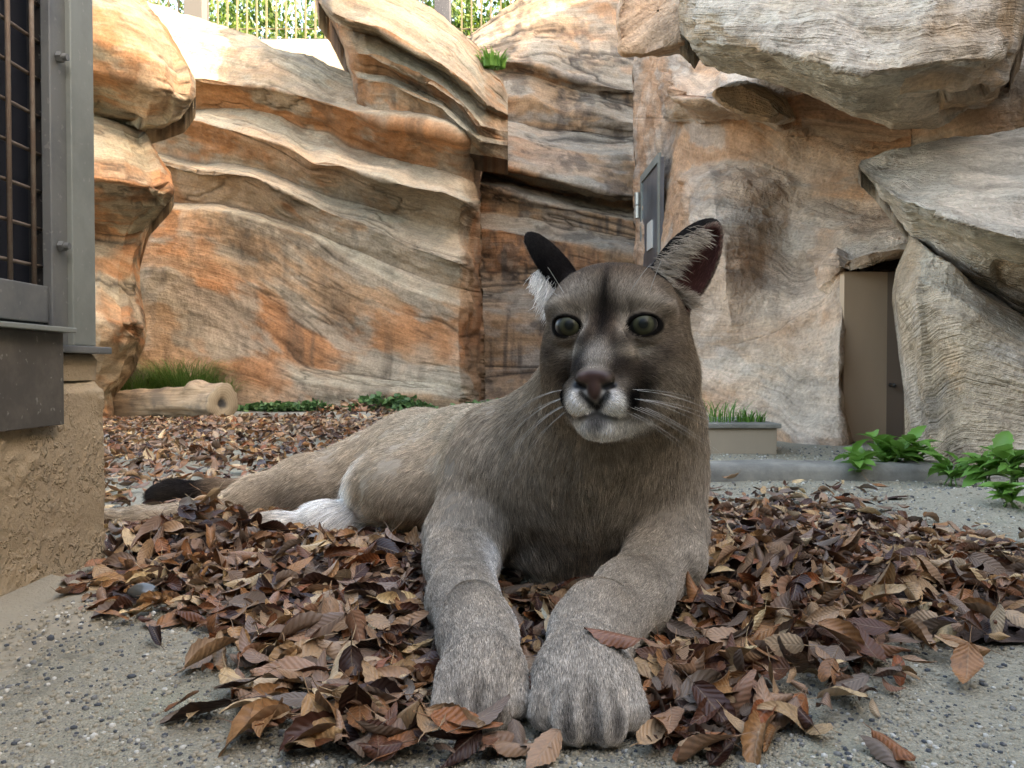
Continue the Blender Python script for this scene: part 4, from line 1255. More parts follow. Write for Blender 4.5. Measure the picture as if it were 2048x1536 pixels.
def ground_cover(name, label, x0, x1, y0, y1, n, hmax, lsz, seed, zb=0.03):
    r_ = np.random.default_rng(seed)
    x = x0 + (x1 - x0) * r_.random(n); y = y0 + (y1 - y0) * r_.random(n)
    env = np.clip(1 - np.abs((x - (x0 + x1) / 2) / ((x1 - x0) / 2)) ** 3, 0.05, 1) * (0.6 + 0.5 * noise3(np.stack([x * 4, y * 4, x * 0], 1), seed))
    z = zb + hmax * np.clip(env, 0.1, 1) * r_.random(n) ** 0.7
    cen = np.stack([x, y, z], 1)
    d = r_.standard_normal((n, 3)); d[:, 2] = 0.3 * d[:, 2] + 0.1; d[:, 1] -= 0.4
    V, Fv = scatter_leaves(cen, d, lsz * (0.6 + 0.8 * r_.random(n)), lsz * 0.85 * (0.6 + 0.8 * r_.random(n)), seed, 0.12)
    o = mobj(name, V, Fv, green_b)
    tag(o, label, "plants", kind="stuff")
    return o


ground_cover("ground_cover", "dense ivy-like ground cover at the foot of the back wall beside the log", -1.95, -1.28, 5.40, 5.75, 1300, 0.16, 0.050, 501)
ground_cover("ground_cover", "low green ground cover behind the heap of leaves", -1.20, -0.55, 5.42, 5.62, 700, 0.11, 0.045, 502)
ground_cover("ground_cover", "low green ground cover in the corner of the recess", -0.50, 0.35, 5.40, 5.70, 900, 0.10, 0.045, 503)
# ================================================================= the puma
HEAD_O = np.array([0.128, 0.955, 0.369])
HEAD_YAW = math.radians(-17.0)
_hc, _hs = math.cos(HEAD_YAW), math.sin(HEAD_YAW)
HEAD_R = np.array([[_hc, -_hs, 0], [_hs, _hc, 0], [0, 0, 1.0]])


def HW(p):
    """head frame (x to the picture's right, -y forward, z up; origin between the eyes' level) -> world"""
    return np.asarray(p, float) @ HEAD_R.T + HEAD_O


def WH(p):
    return (np.asarray(p, float) - HEAD_O) @ HEAD_R


def axis(lo, hi, segs):
    """piecewise spacing: segs = [(end, step), ...]"""
    r, x = [lo], lo
    for end, st in segs:
        n = max(1, int(round((end - x) / st)))
        r += list(x + (end - x) * (np.arange(1, n + 1) / n))
        x = end
    return np.array(r)


GX = axis(-1.06, 0.40, [(-0.12, 0.0065), (-0.01, 0.0045), (0.315, 0.0023), (0.40, 0.006)])
GY = axis(0.59, 2.14, [(0.79, 0.004), (1.07, 0.0023), (1.35, 0.006), (2.14, 0.0075)])
GZ = axis(-0.03, 0.54, [(0.20, 0.005), (0.54, 0.0023)])


class Field:
    def __init__(self):
        self.f = np.full((len(GX), len(GY), len(GZ)), 0.2, np.float32)

    def _win(self, lo, hi):
        s = []
        for g, a, b in zip((GX, GY, GZ), lo, hi):
            s.append(slice(max(0, np.searchsorted(g, a) - 1), min(len(g), np.searchsorted(g, b) + 1)))
        return tuple(s)

    def _pts(self, w):
        return (GX[w[0]][:, None, None], GY[w[1]][None, :, None], GZ[w[2]][None, None, :])

    def op(self, w, d, k, mode='add'):
        a = self.f[w]
        d = d.astype(np.float32)
        if mode == 'sub':
            d = -d
            h = np.maximum(k - np.abs(a - d), 0) / k
            self.f[w] = np.maximum(a, d) + h * h * k * 0.25
        else:
            h = np.maximum(k - np.abs(a - d), 0) / k
            self.f[w] = np.minimum(a, d) - h * h * k * 0.25

    def ell(self, c, r, k=0.02, R=None, mode='add'):
        """R: 3x3 whose columns are the ellipsoid's axes in the world"""
        c = np.asarray(c, float); r = np.asarray(r, float)
        R = np.eye(3) if R is None else np.asarray(R, float)
        e = np.sqrt(((R * r) ** 2).sum(1)) + k + 0.012
        w = self._win(c - e, c + e)
        X, Y, Z = self._pts(w)
        dx, dy, dz = X - c[0], Y - c[1], Z - c[2]
        q = [dx * R[0, i] + dy * R[1, i] + dz * R[2, i] for i in range(3)]
        k0 = np.sqrt(sum((q[i] / r[i]) ** 2 for i in range(3)))
        k1 = np.sqrt(sum((q[i] / r[i] ** 2) ** 2 for i in range(3))) + 1e-9
        self.op(w, k0 * (k0 - 1) / k1, k, mode)

    def cap(self, a, b, ra, rb, k=0.03, mode='add', flat=None):
        a = np.asarray(a, float); b = np.asarray(b, float)
        m = max(ra, rb) + k + 0.012
        w = self._win(np.minimum(a, b) - m, np.maximum(a, b) + m)
        X, Y, Z = self._pts(w)
        d = b - a
        t = np.clip(((X - a[0]) * d[0] + (Y - a[1]) * d[1] + (Z - a[2]) * d[2]) / (d @ d), 0, 1)
        dist = np.sqrt((X - a[0] - t * d[0]) ** 2 + (Y - a[1] - t * d[1]) ** 2 + (Z - a[2] - t * d[2]) ** 2)
        self.op(w, dist - (ra + t * (rb - ra)), k, mode)

    def ear(self, c, r, R, k, taper, mode='add'):
        c = np.asarray(c, float); r = np.asarray(r, float)
        e = np.sqrt(((R * r) ** 2).sum(1)) + k + 0.012
        w = self._win(c - e, c + e)
        X, Y, Z = self._pts(w)
        dx, dy, dz = X - c[0], Y - c[1], Z - c[2]
        q = [dx * R[0, i] + dy * R[1, i] + dz * R[2, i] for i in range(3)]
        t = np.clip(q[2] / r[2] * 0.5 + 0.5, 0, 1)
        q[0] = q[0] / (1 - taper * t ** 1.5)
        k0 = np.sqrt(sum((q[i] / r[i]) ** 2 for i in range(3)))
        k1 = np.sqrt(sum((q[i] / r[i] ** 2) ** 2 for i in range(3))) + 1e-9
        self.op(w, k0 * (k0 - 1) / k1 * (1 - 0.3 * taper * t), k, mode)

    def hell(self, c, r, k=0.012, mode='add', rot=(0, 0, 0)):
        R = HEAD_R @ np.array(Euler(rot, 'XYZ').to_matrix())
        self.ell(HW(c), r, k, R, mode)

    def hcap(self, a, b, ra, rb, k=0.012, mode='add'):
        self.cap(HW(a), HW(b), ra, rb, k, mode)

    def mesh(self):
        f = self.f
        s = f < 0
        nx, ny, nz = s.shape
        c = [s[i:nx - 1 + i, j:ny - 1 + j, k:nz - 1 + k] for i in (0, 1) for j in (0, 1) for k in (0, 1)]
        any_ = c[0].copy(); all_ = c[0].copy()
        for q in c[1:]:
            any_ |= q; all_ &= q
        act = any_ & ~all_
        idx = np.argwhere(act)
        vid = np.full(act.shape, -1, np.int32)
        vid[act] = np.arange(len(idx))
        acc = np.zeros((len(idx), 3)); cnt = np.zeros(len(idx))
        cor = [(i, j, k) for i in (0, 1) for j in (0, 1) for k in (0, 1)]
        val = {q: f[idx[:, 0] + q[0], idx[:, 1] + q[1], idx[:, 2] + q[2]] for q in cor}
        for q in cor:
            for ax in range(3):
                if q[ax] == 0:
                    q2 = list(q); q2[ax] = 1; q2 = tuple(q2)
                    a, b = val[q], val[q2]
                    m = (a < 0) != (b < 0)
                    t = np.where(m, a / np.where(m, a - b, 1), 0)
                    p = np.tile(np.array(q, float), (len(idx), 1))
                    p[:, ax] = t
                    acc[m] += p[m]; cnt[m] += 1
        pos = idx + acc / cnt[:, None]
        V = np.stack([np.interp(pos[:, i], np.arange(len(g)), g) for i, g in enumerate((GX, GY, GZ))], -1)
        faces = []
        for ax in range(3):
            sl0 = [slice(None)] * 3; sl1 = [slice(None)] * 3
            sl0[ax] = slice(0, -1); sl1[ax] = slice(1, None)
            e = np.argwhere(s[tuple(sl0)] != s[tuple(sl1)])
            o1, o2 = [(1, 2), (2, 0), (0, 1)][ax]
            e = e[(e[:, o1] > 0) & (e[:, o2] > 0)]
            inside = s[e[:, 0], e[:, 1], e[:, 2]]
            q = []
            for d1, d2 in ((-1, -1), (0, -1), (0, 0), (-1, 0)):
                c_ = e.copy(); c_[:, o1] += d1; c_[:, o2] += d2
                ok = (c_ < np.array(vid.shape)).all(1)
                c_ = np.minimum(c_, np.array(vid.shape) - 1)
                q.append(np.where(ok, vid[c_[:, 0], c_[:, 1], c_[:, 2]], -1))
            q = np.stack(q, 1)
            q[~inside] = q[~inside][:, ::-1]
            faces.append(q[(q >= 0).all(1)])
        return V, np.concatenate(faces)


def basis(fwd, up=(0, 0, 1)):
    """columns: side, along, up"""
    y = np.asarray(fwd, float); y = y / np.linalg.norm(y)
    x = np.cross(y, np.asarray(up, float)); x /= np.linalg.norm(x)
    return np.stack([x, y, np.cross(x, y)], 1)


# fur guides: (point, hair direction); filled while the body is laid out
GUIDE_P, GUIDE_D = [], []


def guide(p, d):
    d = np.asarray(d, float)
    GUIDE_P.append(np.asarray(p, float)); GUIDE_D.append(d / np.linalg.norm(d))


def limb(F, pts, radii, k=0.03, droop=0.0, g=True):
    for (a, b, ra, rb) in zip(pts[:-1], pts[1:], radii[:-1], radii[1:]):
        F.cap(a, b, ra, rb, k)
        if g:
            a_, b_ = np.asarray(a, float), np.asarray(b, float)
            d = (b_ - a_) / np.linalg.norm(b_ - a_)
            for t in (0.2, 0.5, 0.8):
                guide(a_ + t * (b_ - a_), d + np.array([0, 0, -droop]))


EYE_R = 0.0185
EYES = [(-0.0425, -0.063, 0.002), (0.0425, -0.063, 0.002)]
# ear frames: base centre, tip direction, opening direction (head frame)
EARS = [dict(c=(-0.074, 0.030, 0.062), up=(-0.62, 0.02, 0.80), op=(-0.82, 0.10, -0.50), s=0.98, tp=0.66, w=0.80),
        dict(c=(0.072, 0.030, 0.060), up=(0.55, 0.06, 0.84), op=(0.60, -0.78, -0.10), s=1.04, tp=0.30, w=1.0)]


def ear_frame(E):
    up = np.array(E['up'], float); up /= np.linalg.norm(up)
    op = np.array(E['op'], float); op -= up * (op @ up); op /= np.linalg.norm(op)
    sd = np.cross(up, op)
    return np.stack([sd, op, up], 1)        # columns in the head frame


def build_body():
    F = Field()
    SP = np.array([-0.50, 0.866, 0.0])      # spine direction, shoulders -> rump
    B = basis(SP)
    # trunk
    F.ell((0.085, 1.30, 0.135), (0.158, 0.27, 0.128), 0.05, B)          # rib cage
    F.ell((0.095, 1.145, 0.165), (0.125, 0.085, 0.100), 0.06)            # breast
    F.ell((0.090, 1.165, 0.070), (0.110, 0.070, 0.070), 0.05)
    F.ell((-0.045, 1.52, 0.118), (0.140, 0.28, 0.116), 0.05, B)         # belly and loin
    F.ell((-0.190, 1.555, 0.088), (0.135, 0.155, 0.090), 0.05, B)       # flank fold pushed forward
    F.ell((-0.200, 1.79, 0.112), (0.155, 0.18, 0.112), 0.06, B)         # hips
    F.cap((0.03, 1.22, 0.215), (-0.12, 1.66, 0.180), 0.040, 0.052, 0.06)   # back line
    # shoulders
    F.ell((-0.020, 1.185, 0.150), (0.078, 0.10, 0.100), 0.05)
    F.ell((0.200, 1.200, 0.160), (0.086, 0.10, 0.120), 0.06)
    # neck
    F.cap((0.133, 1.00, 0.325), (0.115, 1.17, 0.215), 0.078, 0.122, 0.06)
    F.cap((0.140, 0.965, 0.285), (0.105, 1.11, 0.185), 0.058, 0.105, 0.05)
    F.cap((0.172, 1.00, 0.320), (0.188, 1.16, 0.230), 0.062, 0.096, 0.05)
    # fore legs: upper arm, elbow, forearm, wrist
    LF = [(-0.035, 1.185, 0.150), (-0.072, 1.120, 0.080), (-0.066, 1.035, 0.060), (-0.058, 0.905, 0.049), (-0.036, 0.795, 0.045), (-0.026, 0.735, 0.036)]
    limb(F, LF, [0.074, 0.050, 0.043, 0.039, 0.037, 0.036], 0.022)
    F.ell((-0.052, 1.105, 0.088), (0.050, 0.060, 0.052), 0.020)
    RF = [(0.212, 1.195, 0.150), (0.224, 1.125, 0.085), (0.206, 1.045, 0.060), (0.140, 0.905, 0.050), (0.083, 0.795, 0.046), (0.066, 0.720, 0.037)]
    limb(F, RF, [0.080, 0.056, 0.048, 0.043, 0.040, 0.040], 0.022)
    F.ell((0.205, 1.110, 0.090), (0.056, 0.060, 0.054), 0.020)
    F.ell((-0.088, 1.03, 0.072), (0.024, 0.065, 0.030), 0.025)
    F.ell((0.228, 1.035, 0.076), (0.026, 0.065, 0.032), 0.025)
    F.ell((-0.040, 0.815, 0.080), (0.022, 0.020, 0.012), 0.02)
    F.ell((0.092, 0.812, 0.084), (0.024, 0.020, 0.012), 0.02)
    F.ell((-0.035, 1.235, 0.205), (0.050, 0.085, 0.055), 0.035)
    # paws: pad mass, four toes, with the folds between them
    for (cx, cy, sc_, yaw) in ((-0.030, 0.712, 0.92, 0.10), (0.068, 0.692, 1.08, -0.04)):
        cs, sn = math.cos(yaw), math.sin(yaw)
        W = lambda x, y, z: (cx + (x * cs - y * sn) * sc_, cy + (x * sn + y * cs) * sc_, z * sc_)
        F.ell(W(0, 0.012, 0.030), np.array((0.040, 0.048, 0.029)) * sc_, 0.02)
        for tx, ty, rr in ((-0.034, -0.016, 0.0145), (-0.0125, -0.034, 0.0170), (0.0125, -0.034, 0.0170), (0.034, -0.016, 0.0145)):
            F.cap(W(tx * 0.85, ty + 0.030, 0.038), W(tx, ty, 0.017), rr * sc_ * 0.95, rr * sc_ * 1.05, 0.006)
        for gx in (-0.0225, 0.0, 0.0225):
            F.cap(W(gx, -0.060, 0.012), W(gx * 0.9, -0.028, 0.056), 0.0085, 0.0055, 0.007, 'sub')
        guide(W(0, 0.02, 0.05), (0, -1, -0.15)); guide(W(0, -0.03, 0.035), (0, -0.9, -0.6))
    # hind legs stretched to the side
    H1 = [(-0.22, 1.84, 0.105), (-0.35, 1.79, 0.072), (-0.47, 1.735, 0.052), (-0.57, 1.70, 0.032), (-0.635, 1.66, 0.020)]
    limb(F, H1, [0.110, 0.084, 0.066, 0.045, 0.028], 0.04, droop=0.35)
    limb(F, [(-0.635, 1.66, 0.020), (-0.77, 1.585, 0.012), (-0.90, 1.57, 0.014), (-0.98, 1.57, 0.016)], [0.027, 0.022, 0.024, 0.026], 0.02)
    H2 = [(-0.20, 1.60, 0.045), (-0.37, 1.525, 0.012), (-0.47, 1.505, 0.004), (-0.56, 1.50, 0.000)]
    limb(F, H2, [0.052, 0.038, 0.031, 0.024], 0.03)
    # tail
    T = [(-0.22, 1.90, 0.085), (-0.32, 1.96, 0.060), (-0.48, 1.965, 0.045), (-0.62, 1.92, 0.036), (-0.74, 1.885, 0.027), (-0.83, 1.865, 0.022), (-0.855, 1.855, 0.021)]
    limb(F, T, [0.040, 0.034, 0.026, 0.022, 0.022, 0.027, 0.024], 0.015)
    # ---- head
    F.hell((0, 0.022, 0.020), (0.086, 0.092, 0.062), 0.03)                 # cranium
    F.hell((0, -0.030, 0.032), (0.066, 0.046, 0.042), 0.025)               # forehead
    for s in (-1, 1):
        F.hell((s * 0.050, -0.012, -0.034), (0.038, 0.058, 0.048), 0.03)   # cheek bones
        F.hell((s * 0.042, 0.010, -0.072), (0.042, 0.058, 0.046), 0.03)    # jowls
        F.hell((s * 0.042, -0.053, 0.0250), (0.030, 0.024, 0.0120), 0.022)   # brows
        F.hell((s * 0.019, -0.078, -0.020), (0.014, 0.026, 0.026), 0.014)  # sides of the bridge
    F.hcap((0, -0.050, 0.010), (0, -0.114, -0.047), 0.0225, 0.0185, 0.013)  # bridge
    F.hell((0, -0.075, -0.060), (0.037, 0.050, 0.036), 0.020)              # muzzle root
    for s in (-1, 1):
        F.hell((s * 0.0200, -0.105, -0.078), (0.0230, 0.034, 0.0230), 0.008)   # whisker pads
    F.hell((0, -0.090, -0.106), (0.0265, 0.036, 0.020), 0.009)              # chin
    F.hell((0, -0.045, -0.098), (0.045, 0.055, 0.026), 0.02)               # lower jaw
    # nose leather
    F.hell((0, -0.1310, -0.0545), (0.0180, 0.012, 0.0095), 0.005)
    F.hell((0, -0.1325, -0.0680), (0.0085, 0.010, 0.013), 0.005)
    for s in (-1, 1):
        F.hell((s * 0.0140, -0.135, -0.0575), (0.0072, 0.009, 0.0080), 0.004)
        F.hcap((s * 0.0110, -0.147, -0.0670), (s * 0.0180, -0.135, -0.0660), 0.0040, 0.0032, 0.003, 'sub')   # nostrils
    F.hcap((0, -0.150, -0.066), (0, -0.144, -0.094), 0.0011, 0.0016, 0.003, 'sub')   # philtrum
    for s in (-1, 1):                                                      # mouth line
        F.hcap((0, -0.143, -0.0955), (s * 0.020, -0.134, -0.1020), 0.0022, 0.0020, 0.003, 'sub')
        F.hcap((s * 0.020, -0.134, -0.1020), (s * 0.038, -0.112, -0.1030), 0.0020, 0.0014, 0.003, 'sub')
    # eyes: socket, lids with an almond opening
    for s, e in zip((-1, 1), EYES):
        e = np.array(e)
        F.hell(e + (s * 0.004, -0.024, -0.001), (0.024, 0.013, 0.018), 0.014, 'sub')
        F.hell(e, (EYE_R + 0.0026,) * 3, 0.010)
        F.hell(e + (s * 0.0030, -0.0180, -0.0010), (0.0186, 0.0180, 0.0103), 0.003, 'sub', rot=(0, s * math.radians(-13), s * math.radians(18)))
        F.hcap(e + np.array((-s * 0.010, -0.0200, -0.006)), e + np.array((-s * 0.019, -0.0220, -0.0115)), 0.0036, 0.0018, 0.003, 'sub')   # tear corner
        F.hell(e, (EYE_R * 0.80,) * 3, 0.002)
    # ears: thin cups
    for E in EARS:
        fr = ear_frame(E)
        c = np.array(E['c']); s = E['s']
        R = HEAD_R @ fr
        Wp = lambda x, y, z: HW(c + fr @ (np.array((x, y, z)) * s))
        F.ear(Wp(0, -0.004, 0.022), np.array((0.0400, 0.026 * E['w'], 0.064)) * s, R, 0.014, E['tp'])
        F.ear(Wp(0, 0.0150, 0.019), np.array((0.0310, 0.0255, 0.058)) * s, R, 0.004, E['tp'], 'sub')
        guide(Wp(0, -0.03, 0.02), R[:, 2]); guide(Wp(0, -0.02, 0.06), R[:, 2])
    return F


F_ = build_body()
PV, PF = F_.mesh()
PSDF = F_.f


def relax(V, Fq, n=3, lam=0.5):
    for _ in range(n):
        acc = np.zeros_like(V); cnt = np.zeros(len(V))
        for i in range(4):
            a, b = Fq[:, i], Fq[:, (i + 1) % 4]
            np.add.at(acc, a, V[b]); np.add.at(acc, b, V[a])
            np.add.at(cnt, a, 1); np.add.at(cnt, b, 1)
        V = V * (1 - lam) + lam * acc / cnt[:, None]
    return V


PV = relax(PV, PF, 2, 0.4)


def vnormals(V, Fq):
    n = np.cross(V[Fq[:, 2]] - V[Fq[:, 0]], V[Fq[:, 3]] - V[Fq[:, 1]])
    N = np.zeros_like(V)
    for i in range(4):
        np.add.at(N, Fq[:, i], n)
    return N / (np.linalg.norm(N, axis=1, keepdims=True) + 1e-12)


PN = vnormals(PV, PF)

# ---- coat colours (albedo, a little light and shade painted in), painted as soft patches in the head's and body's own frames
TAWNY = np.array((0.50, 0.405, 0.298))
GREYT = np.array((0.47, 0.41, 0.335))
DARK = np.array((0.042, 0.032, 0.026))
BLACK = np.array((0.0045, 0.0038, 0.0038))
WHITE = np.array((0.95, 0.91, 0.84))
CREAM = np.array((0.62, 0.52, 0.40))
BROWN = np.array((0.225, 0.152, 0.098))
LEATHER = np.array((0.056, 0.026, 0.020))


def blob(p, c, r, pw=1.0):
    q = ((p - np.asarray(c)) / np.asarray(r)) ** 2
    return np.exp(-(q.sum(-1)) ** pw)


def seg_blob(p, a, b, r, pw=1.0):
    a = np.asarray(a, float); b = np.asarray(b, float)
    d = b - a
    t = np.clip(((p - a) @ d) / (d @ d), 0, 1)
    return np.exp(-((((p - a - t[:, None] * d) ** 2).sum(-1)) / r ** 2) ** pw)


# columns: place, size, colour, strength, sharpness   (head frame, mirrored in x)
HEAD_MARKS = [
    ((0.000, -0.01, 0.075), (0.095, 0.09, 0.045), BROWN * 0.50, 0.97, 1),       # crown
    ((0.070, 0.00, 0.040), (0.040, 0.06, 0.040), BROWN * 0.65, 0.92, 1),
    ((0.050, -0.03, -0.04), (0.070, 0.07, 0.07), BROWN * 0.75, 0.88, 1),     # cheeks
    ((0.029, -0.075, 0.040), (0.021, 0.035, 0.016), CREAM * 0.62, 0.85, 1.2),   # pale brow
    ((0.055, -0.060, 0.027), (0.019, 0.030, 0.010), CREAM * 0.70, 0.8, 1.1),
    ((0.000, -0.040, 0.086), (0.105, 0.10, 0.030), BROWN * 0.42, 0.95, 1.2),
    ((0.000, -0.085, 0.006), (0.022, 0.05, 0.032), DARK * 0.4, 1.0, 1.4),        # between the eyes
    ((0.000, -0.075, 0.042), (0.0060, 0.05, 0.034), BLACK, 0.9, 1.0),       # forehead stripe
    ((0.018, -0.085, -0.010), (0.010, 0.04, 0.024), BROWN * 0.7, 0.85, 1),
    ((0.0215, -0.100, -0.032), (0.013, 0.04, 0.032), DARK * 0.5, 1.0, 1.5),      # beside the bridge
    ((0.000, -0.112, -0.034), (0.0150, 0.03, 0.017), GREYT * 0.68, 1.0, 1.6),  # pale bridge end
    ((0.0225, -0.062, 0.006), (0.0050, 0.03, 0.017), CREAM, 0.85, 1),      # pale inner rim of the eye
    ((0.036, -0.085, -0.027), (0.014, 0.03, 0.0085), CREAM * 0.95, 0.9, 1.3),  # below the eye
    ((0.062, -0.05, -0.028), (0.014, 0.03, 0.009), DARK * 1.2, 0.8, 1),   # dark spot on the cheek
    ((0.074, -0.03, -0.050), (0.030, 0.04, 0.013), CREAM * 0.7, 0.55, 1),
    ((0.036, -0.090, -0.050), (0.019, 0.05, 0.016), DARK * 1.0, 0.85, 1.2),
    ((0.0425, -0.105, -0.080), (0.0150, 0.045, 0.025), BLACK * 1.0, 1.0, 2.2),   # black whisker patch
    ((0.0160, -0.130, -0.0850), (0.0165, 0.030, 0.0180), WHITE, 1.0, 3.0),  # white upper lip
    ((0.000, -0.095, -0.117), (0.031, 0.045, 0.019), WHITE, 1.0, 2.5),    # white chin
    ((0.034, -0.075, -0.116), (0.028, 0.04, 0.015), WHITE * 0.85, 0.95, 1.6),
    ((0.066, -0.030, -0.085), (0.026, 0.05, 0.022), CREAM * 0.80, 0.8, 1.2),
    ((0.000, -0.128, -0.1035), (0.013, 0.02, 0.007), DARK * 1.2, 0.85, 1.5),   # grey lip patch
]


def coat_colour(p, n):
    """-> colour (n,3), fur length, bare mask"""
    h = WH(p)
    hm = h * np.array((1, 1, 1.0)); hm[:, 0] = np.abs(hm[:, 0])
    m = len(p)
    col = np.tile(TAWNY, (m, 1))
    nz = noise3(p * 9.0, 5)[:, None]
    col = col * (1 + 0.10 * nz)

    def lay(w, c, s=1.0):
        nonlocal col
        w = np.clip(w * s, 0, 1)[:, None]
        col = col * (1 - w) + np.asarray(c) * w
    # body
    lay(sstep(0.25, 0.10, p[:, 2]) * sstep(1.35, 1.10, p[:, 1]), GREYT * 0.76, 0.88)  # legs and low chest: darker coat, weaker front light put into it
    lay(sstep(1.30, 1.12, p[:, 1]) * sstep(0.05, 0.12, p[:, 2]), TAWNY * 0.70, 0.75)  # chest front darkened for the same weaker light
    lay(blob(p, (0.10, 1.08, 0.06), (0.065, 0.12, 0.07)), CREAM * 0.95, 0.85)            # pale breast fur, its lit lower part painted in
    lay(blob(p, (0.11, 0.98, 0.20), (0.05, 0.10, 0.05)), CREAM * 0.75, 0.5)            # throat
    lay(seg_blob(p, (0.01, 1.18, 0.26), (-0.22, 1.95, 0.20), 0.055), TAWNY * 0.85, 0.5)
    lay(seg_blob(p, (-0.350, 1.56, 0.13), (-0.345, 1.53, 0.02), 0.060, 1.6), WHITE * 0.95, 0.97)   # white flank tuft
    lay(seg_blob(p, (-0.24, 1.56, 0.03), (-0.42, 1.52, 0.03), 0.060, 1.5), WHITE * 0.92, 0.92)
    lay(seg_blob(p, (-0.50, 1.66, 0.040), (-0.36, 1.66, 0.03), 0.045), DARK * 2.2, 0.6)
    lay(seg_blob(p, (-0.68, 1.63, 0.03), (-1.0, 1.57, 0.03), 0.05), CREAM * 0.85, 0.8)
    lay(seg_blob(p, (-0.50, 1.96, 0.05), (-0.74, 1.885, 0.03), 0.05, 2), BROWN, 0.9)
    lay(seg_blob(p, (-0.785, 1.875, 0.03), (-0.90, 1.85, 0.02), 0.055, 2.5), BLACK * 4.0, 1.0)   # tail tip
    for s, x in ((-1, -0.030), (1, 0.068)):
        lay(blob(p, (x, 0.68, 0.03), (0.05, 0.05, 0.05), 2), GREYT * 0.95, 0.7)
        sc_ = 1.08 if s > 0 else 0.92
        cy_ = 0.692 if s > 0 else 0.712
        for gx in (-0.0225, 0.0, 0.0225):
            lay(seg_blob(p, (x + gx * sc_, cy_ - 0.056 * sc_, 0.008), (x + gx * 0.9 * sc_, cy_ - 0.030 * sc_, 0.050 * sc_), 0.0075, 1.5), DARK, 0.75)  # shade in the folds between the toes put into the coat
    lay(seg_blob(p, (-0.028, 1.02, 0.075), (0.012, 0.80, 0.05), 0.020), WHITE * 0.85, 0.75)      # pale inner edge of the foreleg
    # head
    hd = sstep(0.175, 0.135, np.linalg.norm((h - (0, -0.02, -0.01)) / (1, 1, 1.0), axis=1))
    hn = n @ HEAD_R
    front = sstep(-0.02, -0.05, h[:, 1])
    for c, r, cc, s, pw in HEAD_MARKS:
        if c[1] < -0.05:      # marks of the face front: their place across the face decides
            lay(blob(hm[:, [0, 2]], (c[0], c[2]), (r[0], r[2]), pw) * hd * front, cc, s)
        else:
            lay(blob(hm, c, r, pw) * hd, cc, s)
    col = col * (1 - 0.16 * hd * sstep(0.10, -0.10, h[:, 1]) * (1 - sstep(0.45, 0.7, col.max(1))))[:, None]
    # ears
    ears_in = np.zeros(m); ears_out = np.zeros(m); ear_any = np.zeros(m)
    for E in EARS:
        fr = ear_frame(E)
        q = ((h - np.array(E['c'])) @ fr) / E['s']
        inside = (sstep(0.078, 0.070, np.abs(q[:, 2] - 0.03)) * sstep(0.056, 0.050, np.abs(q[:, 0])) * sstep(0.048, 0.040, np.abs(q[:, 1])))
        face = (hn @ fr)[:, 1]
        tp = np.clip((q[:, 2] - 0.019) / 0.12 + 0.5, 0, 1)
        cup = np.sqrt((q[:, 0] / (1 - E['tp'] * tp ** 1.5) / 0.0310) ** 2 + ((q[:, 1] - 0.0150) / 0.0255) ** 2 + ((q[:, 2] - 0.019) / 0.058) ** 2)
        inn = inside * sstep(1.09, 1.04, cup) * sstep(-0.034, -0.020, q[:, 2])
        out = inside * (1 - sstep(1.12, 1.06, cup)) * sstep(-0.022, -0.006, q[:, 2] + 0.25 * q[:, 1])
        rim = inside * sstep(0.006, 0.014, q[:, 1] - 0.0) * sstep(0.0, 0.02, q[:, 2])
        lay(out, BLACK * 1.2, 0.97)
        lay(inn, np.array((0.105, 0.040, 0.035)), 0.95)
        ears_in = np.maximum(ears_in, inn); ears_out = np.maximum(ears_out, out); ear_any = np.maximum(ear_any, inside)
    # lids and the dark rim round each eye
    lid = np.zeros(m)
    for s, e in zip((-1, 1), EYES):
        e = np.array(e)
        q = (h - e - np.array((s * 0.003, -0.012, 0.0)))
        d = np.sqrt((q[:, 0] / 0.0202) ** 2 + (q[:, 2] / 0.0140) ** 2 + (np.maximum(np.abs(q[:, 1]) - 0.012, 0) / 0.012) ** 2)
        lid = np.maximum(lid, sstep(1.12, 0.95, d))
        t = seg_blob(h, e + np.array((-s * 0.013, -0.021, -0.007)), e + np.array((-s * 0.022, -0.026, -0.017)), 0.0050, 2)
        lid = np.maximum(lid, t * 0.95)
        lid = np.maximum(lid, seg_blob(h, e + np.array((s * 0.016, -0.012, 0.003)), e + np.array((s * 0.026, -0.004, 0.006)), 0.0045, 2) * 0.9)
    lay(lid, BLACK, 0.97)
    # nose leather: T shape
    nose = np.maximum(blob(hm[:, [0, 2]], (0.0, -0.0570), (0.0192, 0.0085), 4), blob(hm[:, [0, 2]], (0, -0.070), (0.0088, 0.0140), 4)) * sstep(-0.112, -0.122, h[:, 1])
    hx = hm * np.array((1, 0, 1.0))
    nostril = seg_blob(hx, (0.0120, 0, -0.0675), (0.0205, 0, -0.0650), 0.0044, 3) * (h[:, 1] < -0.115)
    under = seg_blob(hx, (0.0145, 0, -0.0735), (0.0, 0, -0.0905), 0.0036, 2) * (h[:, 1] < -0.10)
    mouth = np.maximum(seg_blob(hx, (0, 0, -0.0955), (0.020, 0, -0.1020), 0.0030, 1.5), 0.5 * seg_blob(hx, (0.020, 0, -0.1020), (0.034, 0, -0.1030), 0.0024, 1.5)) * sstep(-0.07, -0.085, h[:, 1])
    lay(nose, LEATHER, 1.0)
    lay(nostril, BLACK * 0.6, 1.0)
    lay(under, BLACK, 0.95)
    lay(mouth, DARK, 0.75)
    bare = np.clip(np.maximum.reduce([nose * 1.2, nostril * 1.3, lid * sstep(1.1, 1.0, np.zeros(m) + 1.0), mouth * 0.7]), 0, 1)
    # ---- length of the coat
    L = np.full(m, 0.0130)
    legs = (sstep(1.10, 1.0, p[:, 1]) * sstep(0.13, 0.10, p[:, 2]))
